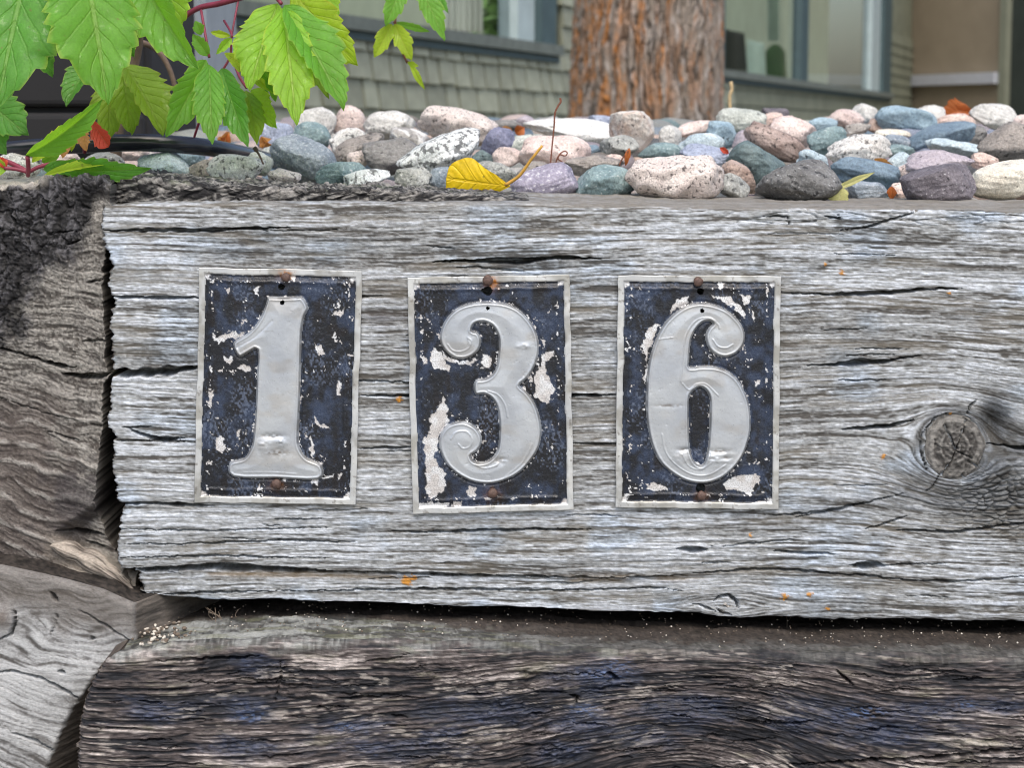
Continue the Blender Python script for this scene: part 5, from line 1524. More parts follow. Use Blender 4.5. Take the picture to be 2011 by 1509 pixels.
def leaf_mesh(b, t, wpx, Yb, Yt, roll=0.0, fold=20, bend=0.08, teeth=9, seed=0, shape=(0.80, 1.0), curl=0.0, wave=0.05, tooth=0.24):
    """one toothed leaflet from pixel b (base) to pixel t (tip)"""
    Bp, T = atv(b[0], b[1], Yb), atv(t[0], t[1], Yt)
    L = T - Bp; ln = L.length; ax = L / ln
    tocam = (Vector((0, -1, CZ)) - (Bp + T) / 2).normalized()
    sd = ax.cross(tocam).normalized()
    nrm = sd.cross(ax).normalized()
    R = Matrix.Rotation(math.radians(roll), 3, ax)
    sd = R @ sd; nrm = R @ nrm
    W = 0.90 * wpx / F * (1 + (Yb + Yt) / 2) / 2
    nt_, nx = 64, 7
    a, bq = shape
    tm = a / (a + bq); wm = tm ** a * (1 - tm) ** bq
    rg = random.Random(seed)
    V, UV = [], []
    asym = rg.uniform(0.88, 1.12); w_a, w_b = rg.uniform(0, 6), rg.uniform(0, 6)
    for i in range(nt_ + 1):
        s = i / nt_
        w = (s ** a) * ((1 - s) ** bq) / wm
        for j in range(-nx, nx + 1):
            q = j / nx
            sw = w * (asym if j > 0 else 2 - asym) * (1 + 0.07 * math.sin(s * 13 + (w_a if j > 0 else w_b)) * abs(q))
            tq = s
            if teeth and s > 0.22:
                ph = (s * teeth + (0.37 if j > 0 else 0.0) + 0.22 * math.sin(s * 9 + seed) + 0.1 * math.sin(s * 23 + 2 * seed)) % 1.0
                sw *= 1 + tooth * (ph - 0.45) * abs(q) ** 3 * min(1, (s - 0.22) * 6)
                tq = s + 0.012 * ph * abs(q) ** 3
            x = q * sw * W
            z = abs(q) * sw * W * math.tan(math.radians(min(fold + 8, 46))) - (q * q) * sw * W * 0.25
            z += -bend * ln * (s - 0.5) ** 2 * 2 + curl * ln * max(0, s - 0.6) ** 2 * 3
            sw *= 1
            z += 0.05 * W * math.sin(s * 5.3 + seed * 1.7) * q + 0.06 * W * math.sin(s * 11 + seed) * q * q * q
            z += wave * W * math.sin(s * teeth * 3.1 + seed + (1.5 if j > 0 else 0)) * q * q
            z += 0.035 * W * math.cos((s - 0.30 * abs(q)) * 8 * 2 * math.pi) * min(1, abs(q) * 4) * (1 - abs(q) * 0.5)
            V.append(Bp + ax * (tq * ln) + sd * x + nrm * z); UV.append((q * 0.5 + 0.5, s))
    C = 2 * nx + 1
    Fc = [(i * C + j, i * C + j + 1, (i + 1) * C + j + 1, (i + 1) * C + j) for i in range(nt_) for j in range(2 * nx)]
    me = mesh_py('leaflet', V, Fc)
    ul = me.uv_layers.new(name='UVMap')
    li = np.empty(len(me.loops), np.int32); me.loops.foreach_get('vertex_index', li)
    ul.data.foreach_set('uv', np.array(UV, np.float32)[li].ravel())
    return me

def stem(name, pts, r, mat, parent=None, seg=8):
    p3 = [Vector(q) for q in smooth_line([atv(*p) for p in pts], 5)]
    n = len(p3)
    rr = [r[0] + (r[1] - r[0]) * k / (n - 1) for k in range(n)] if hasattr(r, '__len__') else r
    V, Fc = tube(p3, rr, seg)
    return link(name, mesh_py(name, V, Fc), mat, parent)

_ls = [0]
def leaf(parent, petiole, items, mat=None):
    """a compound leaf: its stalk is the part, its leaflets are sub-parts"""
    pet = stem('leaf_stalk', petiole[0], petiole[1], mat or M_STEMR, parent)
    for it in items:
        kw = dict(it[5]) if len(it) > 5 else {}
        b, t, w, Y, key = it[:5]
        Yb, Yt = Y if hasattr(Y, '__len__') else (Y, Y)
        _ls[0] += 1
        link('leaflet', leaf_mesh(b, t, w, Yb, Yt, seed=_ls[0], **kw), LM[key], pet)
    return pet

# -- the big shoot hanging in at the upper left
v1 = empty('creeper', at(230, 330, 0.22))
tag(v1, 'creeper shoot with big toothed green leaves at the upper left', 'creeper', 'creeper shoots')
stem('stem', [(120, -160, 0.16), (230, 40, 0.20), (270, 60, 0.22), (262, 130, 0.23), (236, 230, 0.23), (225, 330, 0.23)], (0.0028, 0.0036), M_STEMB, v1)
stem('twig', [(262, 80, 0.23), (300, 92, 0.24), (325, 120, 0.24), (342, 165, 0.24), (350, 230, 0.24)], (0.0020, 0.0015), M_STEMB, v1)
leaf(v1, ([(180, -170, 0.13), (165, -110, 0.10), (163, -80, 0.09)], 0.0012), [
    ((72, -150), (-8, 205), 205, (0.09, 0.05), 'deep', dict(fold=10, roll=14, teeth=10)),
    ((160, -120), (213, 199), 200, (0.08, 0.05), 'green', dict(fold=16, roll=-12, teeth=10, tooth=0.2)),
    ((255, -75), (382, 133), 118, (0.10, 0.07), 'green', dict(fold=38, roll=26, teeth=9)),
    ((300, -90), (350, 60), 110, (0.14, 0.14), 'lime', dict(fold=15)),
    ((20, -60), (100, 150), 96, (0.15, 0.14), 'deep', dict(fold=24, roll=20)),
    ((120, -40), (96, 120), 80, (0.13, 0.13), 'deep', dict(fold=24, roll=-20)),
    ((215, -30), (262, 112), 84, (0.13, 0.13), 'deep', dict(fold=30, roll=16))])
leaf(v1, ([(240, 60, 0.22), (240, 100, 0.19), (246, 130, 0.17)], 0.0015), [
    ((245, 122), (322, 262), 92, (0.17, 0.15), 'olive', dict(fold=34, roll=-34, teeth=7)),
    ((240, 126), (258, 262), 80, (0.18, 0.17), 'olive', dict(fold=8, teeth=7)),
    ((216, 148), (214, 272), 74, (0.19, 0.18), 'olive', dict(fold=6, teeth=7)),
    ((178, 120), (128, 206), 62, (0.20, 0.18), 'deep', dict(fold=30, roll=40, teeth=4)),
    ((262, 78), (248, 118), 22, (0.18, 0.17), 'yellowish', dict(teeth=3))])
leaf(v1, ([(-60, 150, 0.2), (-40, 190, 0.17)], 0.0012), [
    ((-50, 182), (52, 262), 100, (0.16, 0.14), 'deep', dict(fold=10, teeth=7)),
    ((-60, 200), (10, 300), 80, (0.17, 0.15), 'deep', dict(fold=10, teeth=7))])

# -- middle shoot
v2 = empty('creeper', at(470, 320, 0.24))
tag(v2, 'creeper shoot with a hanging fan of lime green leaves in the upper middle', 'creeper', 'creeper shoots')
stem('stem', [(330, 60, 0.21), (384, 18, 0.20), (440, 4, 0.19), (520, -26, 0.18), (640, -120, 0.18)], (0.0016, 0.0019), M_STEMR, v2)
stem('stem', [(470, -10, 0.22), (455, 70, 0.21), (452, 110, 0.21), (432, 148, 0.21), (395, 230, 0.22), (372, 300, 0.23)], (0.0006, 0.0008), M_STEMR, v2)
leaf(v2, ([(520, -30, 0.18), (540, -8, 0.16), (552, 6, 0.15)], 0.0011), [
    ((545, 2), (488, 172), 104, (0.16, 0.13), 'lime', dict(fold=14, roll=16, teeth=9)),
    ((548, 20), (536, 196), 66, (0.17, 0.16), 'green', dict(fold=26, roll=30)),
    ((556, 8), (582, 238), 108, (0.15, 0.11), 'lime', dict(fold=14, roll=-4, teeth=10)),
    ((560, 4), (678, 208), 104, (0.15, 0.12), 'green', dict(fold=30, roll=-28, teeth=9)),
    ((572, -18), (700, 128), 96, (0.16, 0.15), 'yellowish', dict(fold=10, roll=10, teeth=7)),
    ((585, 30), (645, 192), 52, (0.18, 0.17), 'olive', dict(fold=26)),
    ((600, -60), (664, 40), 60, (0.18, 0.17), 'lime', dict(fold=16))])
leaf(v2, ([(395, 20, 0.19), (402, 60, 0.18), (411, 112, 0.17)], 0.0008), [
    ((408, 116), (329, 268), 76, (0.16, 0.14), 'green', dict(fold=22, roll=-20, teeth=8)),
    ((411, 122), (416, 279), 70, (0.16, 0.13), 'green', dict(fold=12, teeth=9)),
    ((432, 130), (484, 284), 68, (0.17, 0.14), 'deep', dict(fold=20, roll=10, teeth=8)),
    ((410, 110), (378, 66), 30, (0.17, 0.17), 'green', dict(teeth=4, fold=25)),
    ((395, 68), (384, 40), 24, (0.17, 0.17), 'green', dict(teeth=3, fold=25))])
leaf(v2, ([(455, 110, 0.21), (470, 150, 0.2), (484, 172, 0.19)], 0.0008), [
    ((486, 174), (505, 280), 52, (0.18, 0.15), 'olive', dict(fold=24, roll=-18, teeth=6)),
    ((490, 176), (540, 250), 58, (0.18, 0.16), 'lime', dict(fold=26, roll=14, teeth=6)),
    ((500, 178), (530, 196), 30, (0.19, 0.19), 'deep', dict(teeth=3))])
leaf(v2, ([(440, 40, 0.2), (452, 60, 0.185), (456, 72, 0.18)], 0.0007), [
    ((455, 74), (425, 106), 20, (0.17, 0.165), 'lime', dict(fold=40, teeth=4, tooth=0.3)),
    ((452, 70), (412, 62), 16, (0.18, 0.18), 'yellowish', dict(fold=30, teeth=3, bend=0.3)),
    ((462, 72), (478, 134), 26, (0.165, 0.155), 'lime', dict(fold=34, teeth=5, tooth=0.25)),
    ((466, 72), (526, 158), 40, (0.165, 0.15), 'green', dict(fold=34, roll=20, teeth=7)),
    ((440, 100), (542, 184), 36, (0.175, 0.16), 'yellowish', dict(fold=34, roll=-20, teeth=6))])

# -- sprig hanging into the frame further right
v3 = empty('creeper', at(790, -160, 0.38))
tag(v3, 'young creeper sprig dangling in front of the left window', 'creeper', 'creeper shoots')
stem('stem', [(820, -180, 0.38), (790, -60, 0.37), (776, 40, 0.36), (786, 90, 0.36), (800, 124, 0.36)], (0.0012, 0.0006), M_TWIG, v3)
leaf(v3, ([(800, -70, 0.37), (796, -40, 0.36)], 0.0007), [
    ((796, -44), (757, 50), 46, (0.35, 0.34), 'green', dict(fold=22, teeth=6)),
    ((815, -50), (874, 78), 48, (0.35, 0.34), 'green', dict(fold=14, roll=-15, teeth=7)),
    ((840, -40), (880, 24), 24, (0.36, 0.35), 'deep', dict(fold=14, teeth=5))], M_TWIG)
leaf(v3, ([(776, 35, 0.36), (774, 44, 0.355)], 0.0006), [
    ((770, 46), (735, 112), 36, (0.35, 0.345), 'yellowish', dict(fold=24, teeth=3)),
    ((774, 46), (808, 118), 38, (0.35, 0.345), 'yellowish', dict(fold=18, teeth=3)),
    ((778, 44), (845, 62), 16, (0.37, 0.38), 'green', dict(fold=18, teeth=4))], M_TWIG)
leaf(v3, ([(798, 118, 0.36), (806, 124, 0.355)], 0.0005), [
    ((804, 122), (834, 176), 14, (0.35, 0.35), 'yellowish', dict(fold=20, teeth=2)),
    ((800, 122), (822, 130), 12, (0.35, 0.35), 'yellowish', dict(fold=10, teeth=2))], M_TWIG)

# -- low sprig lying on the timber
v4 = empty('creeper', at(56, 346, 0.05))
tag(v4, 'low creeper sprig with a red leaf resting on the left timbers', 'creeper', 'creeper shoots')
stem('stem', [(-80, 300, 0.06), (-20, 308, 0.05), (20, 320, 0.045), (55, 338, 0.04)], (0.0012, 0.0014), M_STEMR, v4)
leaf(v4, ([(55, 345, 0.04), (56, 332, 0.035), (54, 308, 0.03)], 0.0011), [
    ((52, 314), (203, 203), 66, (0.03, 0.02), 'green', dict(fold=34, roll=36, teeth=9, tooth=0.2, bend=0.14)),
    ((60, 318), (160, 232), 40, (0.045, 0.04), 'yellowish', dict(fold=20, roll=-30, teeth=6))])
leaf(v4, ([(56, 338, 0.04), (76, 328, 0.04), (98, 322, 0.04)], 0.0010), [
    ((80, 336), (292, 336), 66, (0.03, 0.01), 'deep', dict(fold=16, roll=28, teeth=9, bend=0.10)),
    ((82, 318), (118, 298), 26, (0.05, 0.05), 'green', dict(fold=30, teeth=3)),
    ((84, 342), (226, 316), 22, (0.02, 0.015), 'yellowish', dict(fold=36, roll=-36, teeth=8, tooth=0.3))])
leaf(v4, ([(55, 338, 0.04), (30, 332, 0.04), (8, 330, 0.04)], 0.0010), [
    ((14, 332), (-40, 322), 44, (0.04, 0.04), 'lime', dict(fold=20, teeth=4)),
    ((12, 330), (0, 308), 20, (0.04, 0.04), 'red', dict(fold=20, teeth=3))])
leaf(v4, ([(166, 300, 0.10), (165, 250, 0.09), (168, 224, 0.085)], 0.0010), [
    ((170, 222), (212, 288), 40, (0.085, 0.08), 'red', dict(fold=34, teeth=4, roll=20, shape=(1.5, 0.45))),
    ((164, 226), (152, 256), 16, (0.085, 0.08), 'red', dict(fold=20, teeth=3)),
    ((158, 248), (170, 296), 30, (0.08, 0.075), 'orange', dict(fold=20, teeth=5, tooth=0.4)),
    ((135, 240), (140, 296), 36, (0.09, 0.085), 'yellowish', dict(fold=10, teeth=3)),
    ((135, 272), (122, 310), 22, (0.085, 0.08), 'orange', dict(fold=20, teeth=3))])

# -- black irrigation hose
M_HOSE = plain('hose_black', L3(36, 38, 48), 0.18, 0.2, 60)
hose = stem('garden_hose', [(-260, 322, 0.19), (-60, 304, 0.20), (40, 292, 0.20), (150, 284, 0.20), (260, 280, 0.205), (340, 283, 0.21), (410, 290, 0.23), (470, 301, 0.27), (540, 318, 0.34), (620, 334, 0.44)], 0.0052, M_HOSE, None, 16)
tag(hose, 'black irrigation hose lying over the stones at the left', 'hose')

# -- fallen leaves and scraps
def fallen(name, label, Yv, blades, stalks, mat_stalk=M_TWIG, cat='leaf', group='fallen leaves and scraps on the stones'):
    root = empty(name, at(blades[0][0][0], blades[0][0][1], Yv))
    tag(root, label, cat, group)
    for (b, t, w, key, kw) in blades:
        _ls[0] += 1
        kw = dict(kw); dy = kw.pop('dy', (0, 0))
        me = leaf_mesh(b, t, w, Yv + dy[0], Yv + dy[1], seed=_ls[0], **kw)
        link('blade', me, LM[key], root)
    for (pts, r, m) in stalks:
        stem('stalk', pts, r, m or mat_stalk, root)
    return root
fallen('fallen_leaf', 'bright yellow fallen leaf with a long stalk at the timber edge', 0.12,
       [((1002, 366), (876, 350), 104, 'yellow', dict(fold=-6, roll=-10, teeth=0, shape=(1.15, 0.42), bend=0.05, wave=0.0))],
       [([(992, 364, 0.118), (1020, 345, 0.115), (1042, 315, 0.112), (1065, 286, 0.11)], (0.0010, 0.0007), M_STALKY)])
fallen('fallen_leaf', 'pale yellow leaf scrap with a thin point beside the dark grey stone', 0.15,
       [((1650, 366), (1648, 396), 44, 'cream', dict(fold=6, teeth=0, shape=(0.5, 0.25))), ((1640, 372), (1719, 338), 14, 'cream', dict(fold=20, teeth=0))], [])
fallen('fallen_leaf', 'curled rust orange dry leaf on the crest at the right', 0.86,
       [((1912, 214), (1838, 230), 44, 'rust', dict(fold=38, roll=30, teeth=4, bend=0.4)), ((1856, 214), (1920, 222), 24, 'rust', dict(fold=30, teeth=3, bend=0.4))], [])
fallen('leaf_scrap', 'orange dry scrap between stones left of the purple grey stone', 0.17,
       [((1750, 366), (1752, 392), 20, 'rust', dict(fold=40, teeth=3, bend=0.3))], [])
fallen('leaf_scrap', 'tan orange dry leaf scrap above the steel blue stone', 0.27,
       [((1718, 312), (1762, 338), 22, 'orange', dict(fold=30, teeth=2, bend=0.3))], [])
fallen('leaf_scrap', 'curled brown orange leaf scrap left of the long white stone', 0.56,
       [((1012, 262), (1030, 250), 26, 'rust', dict(fold=40, teeth=2, bend=0.4)), ((985, 250), (1008, 264), 18, 'orange', dict(fold=20, teeth=2))], [])
fallen('leaf_scrap', 'shrivelled red brown scrap left of the big pink stone', 0.25,
       [((1236, 290), (1228, 326), 12, 'rust', dict(fold=40, teeth=2, bend=0.3))], [([(1216, 326, .25), (1222, 312, .25), (1234, 296, .25)], 0.0004, None)])
fallen('leaf_scrap', 'small red scrap right of the pale blue stone', 0.27,
       [((1414, 290), (1432, 302), 12, 'red', dict(fold=30, teeth=2, bend=0.3))], [])
fallen('dry_bud', 'dry tan bud lying below the periwinkle stone', 0.36,
       [((510, 270), (532, 288), 26, 'orange', dict(fold=40, teeth=0, roll=40, bend=0.5)), ((512, 290), (530, 270), 22, 'orange', dict(fold=40, teeth=0, roll=-40, bend=0.5))], [], cat='bud')
fallen('dry_bud', 'dry tan bud beside the hanging creeper leaves', 0.34,
       [((428, 278), (452, 262), 30, 'orange', dict(fold=40, teeth=2, roll=30, bend=0.5)), ((440, 286), (446, 258), 20, 'rust', dict(fold=40, teeth=0, bend=0.5))], [], cat='bud')
st = stem('dry_stalk', [(1080, 334, 0.19), (1084, 290, 0.19), (1088, 250, 0.19), (1090, 222, 0.19), (1096, 208, 0.19), (1101, 200, 0.19), (1100, 192, 0.19)], (0.0004, 0.00065), M_TWIG)
tag(st, 'thin upright brown stalk with a hooked tip above the lavender stone', 'stalk')
st = stem('dry_stalk', [(1434, 222, 0.95), (1433, 190, 0.95), (1437, 176, 0.95), (1435, 160, 0.95)], (0.0016, 0.0018), M_STRAW)
tag(st, 'short straw coloured stalk standing right of the trunk', 'stalk')
st = stem('tendril', [(1090, 326, 0.2), (1094, 312, 0.2), (1100, 302, 0.2), (1108, 297, 0.2), (1114, 300, 0.2), (1110, 306, 0.2), (1100, 304, 0.2), (1096, 312, 0.2), (1104, 318, 0.2), (1106, 326, 0.2)], 0.0004, M_TWIG)
tag(st, 'tiny curled tendril beside the upright brown stalk', 'tendril')
st = stem('old_nail', [(504, 296, 0.165), (510, 306, 0.163), (517, 322, 0.16)], (0.0007, 0.0005), M_NAIL)
V_, F_ = tube([atv(500, 290, 0.166), atv(504, 296, 0.165), atv(505, 298, 0.165)], [0.0013, 0.0013, 0.0006], 8)
link('head', mesh_py('head', V_, F_), M_NAIL, st)
tag(st, 'small dark bent nail standing among stones near the hose end', 'nail')

# -- grit and root hairs in the gap below the grey timber
def grit():
    rg = random.Random(3)
    base, fc = ico(1)
    Vs, Fs, off = [], [], 0
    def add(px, py, Y, r):
        nonlocal off
        c = np.array(at(px, py, Y))
        Vs.append(base * r * np.array([rg.uniform(.7, 1.2), rg.uniform(.7, 1.2), rg.uniform(.6, 1.0)]) + c); Fs.append(fc + off); off += len(base)
    for k in range(70):
        x = rg.gauss(312, 24); Y = rg.uniform(-0.047, -0.01); add(x, pl(x, [(140, 1296), (240, 1280), (340, 1263)]) - (Y + 0.05) * 950 - 2 + rg.gauss(0, 1.5), Y, rg.uniform(0.0005, 0.0012))
    for k in range(420):
        x = rg.uniform(330, 2050); Y = rg.uniform(-0.035, 0.03)
        add(x, pl(x, [(140, 1250), (340, 1217), (560, 1211), (900, 1217), (1300, 1234), (2011, 1246)]) - Y * 900 * 1.02 - 1 + rg.gauss(0, 1.5), Y, rg.uniform(0.00022, 0.0006))
    me = mesh_np('grit', np.concatenate(Vs), np.concatenate(Fs))
    m, nt, bs = new_mat('grit')
    n = noise(nt, obj_coord(nt), 300, 1, 0.5)
    nt.links.new(ramp(nt, n, [(0.50, L3(104, 92, 80)), (0.62, L3(206, 200, 188))]), bs.inputs['Base Color'])
    bs.inputs['Roughness'].default_value = 0.8
    o = link('grit', me, m)
    tag(o, 'pale grit and crumbs scattered on the ledge of the dark timber', 'grit', kind='stuff')
    Vh, Fh, off = [], [], 0
    for k in range(12):
        x = rg.choice([425, 430, 1545]) + rg.gauss(0, 26); Y = rg.uniform(-0.01, 0.03)
        a = (x, 1190 + rg.uniform(0, 14), Y); b = (x + rg.gauss(0, 18), 1216 + rg.uniform(0, 22), Y - 0.01)
        mdl = ((a[0] + b[0]) / 2 + rg.gauss(0, 9), (a[1] + b[1]) / 2, Y)
        V, Fc = tube([Vector(q) for q in smooth_line([atv(*a), atv(*mdl), atv(*b)], 4)], 0.00022, 4, False)
        Vh += V; Fh += [tuple(i + off for i in f) for f in Fc]; off += len(V)
    o = link('root_hairs', mesh_py('root_hairs', Vh, Fh), plain('root_grey', L3(120, 108, 94), 0.9, 0.3, 200))
    tag(o, 'dry root hairs hanging in the dark gap between the timbers', 'roots', kind='stuff')
grit()

# ------------------------------------------------------------------ tree
def build_tree():
    D = 5.0; Yt = D - 1
    cx = (1264 - 1005.5) / F * D
    zs = np.concatenate([np.linspace(-0.15, 0.36, 330), np.linspace(0.37, 2.6, 60)])
    na = 620
    th = np.linspace(0, 2 * np.pi, na, endpoint=False)[None]
    z = zs[:, None]
    rad = pl(zs, [(-0.15, 0.205), (0.0, 0.190), (0.08, 0.182), (0.34, 0.175), (1.5, 0.16), (2.6, 0.14)])[:, None]
    lean = 0.02 * (z - 0.1)
    A_ = th * 11.0 + 0.9 * fbm(th * 4 + 3, z * 6, 402, 2) + 0.5 * vn(np.cos(th) * 3, z * 14, 403)
    # furrowed bark: long plates between deep furrows
    w1, w2 = worley(A_ * 1.0 + 0.35 * vn(A_ * 2, z * 22, 411), z * 5.5 + 0.25 * vn(A_ * 3, z * 30, 412), 404)
    plate_ = sst(0.02, 0.30, w2 - w1)
    n2 = fbm(A_ * 2.4, z * 30, 405, 3)
    r = rad * (1 + 0.03 * np.sin(3 * th + 1) + 0.02 * np.sin(5 * th)) + 0.008 * plate_ - 0.005 + 0.004 * n2 + 0.004 * fbm(A_ * 6, z * 70, 406, 3)
    P = np.stack([cx + lean + r * np.cos(th), Yt + r * np.sin(th), CZ + z + 0 * th], -1)
    grey = s2l((134, 124, 114)); dark = s2l((62, 54, 48)); pale = s2l((174, 168, 164)); org = s2l((170, 112, 52)); brn = s2l((142, 108, 82))
    t = 0.5 + 0.55 * n2 + 0.2 * vn(A_ * 5, z * 60, 407)
    c = mixc(np.broadcast_to(grey, P.shape), pale, sst(0.45, 0.9, t))
    c = mixc(c, brn, sst(-0.1, 0.5, fbm(A_ * 0.8, z * 9, 408, 3)) * 0.7)
    c = mixc(c, dark, (1 - plate_) * 0.75)
    left = sst(-0.2, 0.9, -np.cos(th) + 0 * z) * 0.35
    om = sst(0.12, 0.42, fbm(A_ * 1.3 + 4, z * 11, 409, 4, 0.6) + left - 0.08) * (0.55 + 0.5 * vn(A_ * 6, z * 70, 410))
    c = mixc(c, org, np.clip(om, 0, 0.9))
    m, nt, bs = new_mat('bark')
    n = noise(nt, obj_coord(nt), 220, 4, 0.6)
    nt.links.new(mix(nt, 1.0, attr(nt, 'Col'), ramp(nt, n, [(0.3, (0.8,) * 3), (0.7, (1.2,) * 3)]), 'MULTIPLY'), bs.inputs['Base Color'])
    bs.inputs['Roughness'].default_value = 0.9
    bump(nt, bs, n, 0.5, 0.003)
    root = empty('tree', (cx, Yt, CZ - 0.1))
    tag(root, 'thick tree trunk with furrowed bark and orange lichen behind the stones', 'tree')
    link('trunk', mesh_np('trunk', P, grid_faces(len(zs), na, True)[:, ::-1], True, {'Col': (np.clip(c, .002, 1), 'FLOAT_COLOR')}), m, root)
    mb = plain('limb_bark', L3(140, 128, 122), 0.9, 0.3, 30, bumps=0.6, bdist=0.006)
    rg = random.Random(8)
    for k in range(5):
        a = k * 1.26 + 0.3; p = Vector((cx + 0.04, Yt, CZ + 2.35 + 0.05 * k)); pts = [p]
        dr = Vector((math.cos(a), math.sin(a), 1.1)).normalized()
        for q in range(6):
            p = p + dr * 0.32; pts.append(p.copy()); dr = (dr + Vector((rg.gauss(0, .15), rg.gauss(0, .15), 0.12))).normalized()
        V, Fc = tube(pts, [0.085 * (1 - i / 6.5) + 0.008 for i in range(len(pts))], 12)
        link('limb', mesh_py('limb', V, Fc), mb, root)
build_tree()

# ------------------------------------------------------------------ house behind
W0 = Vector(((700 - 1005.5) / F * 7.0, 6.0, 0)); WD = Vector((0.326, 1.0, 0)).normalized(); WN = Vector((WD.y, -WD.x, 0))
def wp(s, z, off=0.0):
    p = W0 + WD * s + WN * off
    return Vector((p.x, p.y, CZ + z))
def s_of(u):
    r = (u - 1005.5) / F
    return (r * 7.0 - W0.x) / (WD.x - r * WD.y)

def wbox(name, s0, s1, z0, z1, o0, o1, mat, parent, bev=0.0):
    """box on the wall: along the wall s0..s1, height z0..z1, from o0 to o1 out of the wall"""
    V = [wp(s, z, o) for s in (s0, s1) for z in (z0, z1) for o in (o0, o1)]
    Fc = [(0, 1, 3, 2), (4, 6, 7, 5), (0, 4, 5, 1), (2, 3, 7, 6), (0, 2, 6, 4), (1, 5, 7, 3)]
    return link(name, mesh_py(name, V, Fc, False), mat, parent)

M_SH = [plain('shingle_paint_%d' % k, np.array(L3(156, 160, 142)) * f, 0.8, 0.14, 14, bumps=0.3, bdist=0.004) for k, f in enumerate((0.80, 1.0, 1.10, 0.92))]
M_SHD = plain('shingle_course_paint', L3(122, 127, 110), 0.8, 0.2, 6, bumps=0.3)
M_TRIM = plain('window_trim_paint', L3(112, 132, 136), 0.6, 0.15, 12)
M_TRIMD = plain('window_trim_dark', L3(70, 90, 94), 0.6, 0.15, 12)
M_SILL = plain('sill_paint', L3(108, 116, 110), 0.7, 0.2, 16)
M_WHT = plain('frame_pale', L3(176, 192, 194), 0.6, 0.1, 12)
M_DOOR = plain('door_paint', L3(150, 138, 120), 0.6, 0.08, 5)
M_BAR = plain('push_bar_metal', L3(190, 194, 204), 0.4, 0.08, 20)
M_ROOM = plain('room_paint', L3(176, 184, 160), 0.9, 0.1, 3)
def glass_mat():
    m, nt, bs = new_mat('window_glass')
    bs.inputs['Base Color'].default_value = (0.9, 0.95, 0.93, 1)
    bs.inputs['Roughness'].default_value = 0.03
    tr = nd(nt, 'ShaderNodeBsdfTransparent'); tr.inputs[0].default_value = (0.86, 0.92, 0.88, 1)
    gl = nd(nt, 'ShaderNodeBsdfGlossy'); gl.inputs['Roughness'].default_value = 0.04
    fr = nd(nt, 'ShaderNodeFresnel'); fr.inputs[0].default_value = 1.45
    ms = nd(nt, 'ShaderNodeMixShader')
    nt.links.new(fr.outputs[0], ms.inputs[0]); nt.links.new(tr.outputs[0], ms.inputs[1]); nt.links.new(gl.outputs[0], ms.inputs[2])
    nt.links.new(ms.outputs[0], nt.nodes['Material Output'].inputs['Surface'])
    return m
M_GLASS = glass_mat()

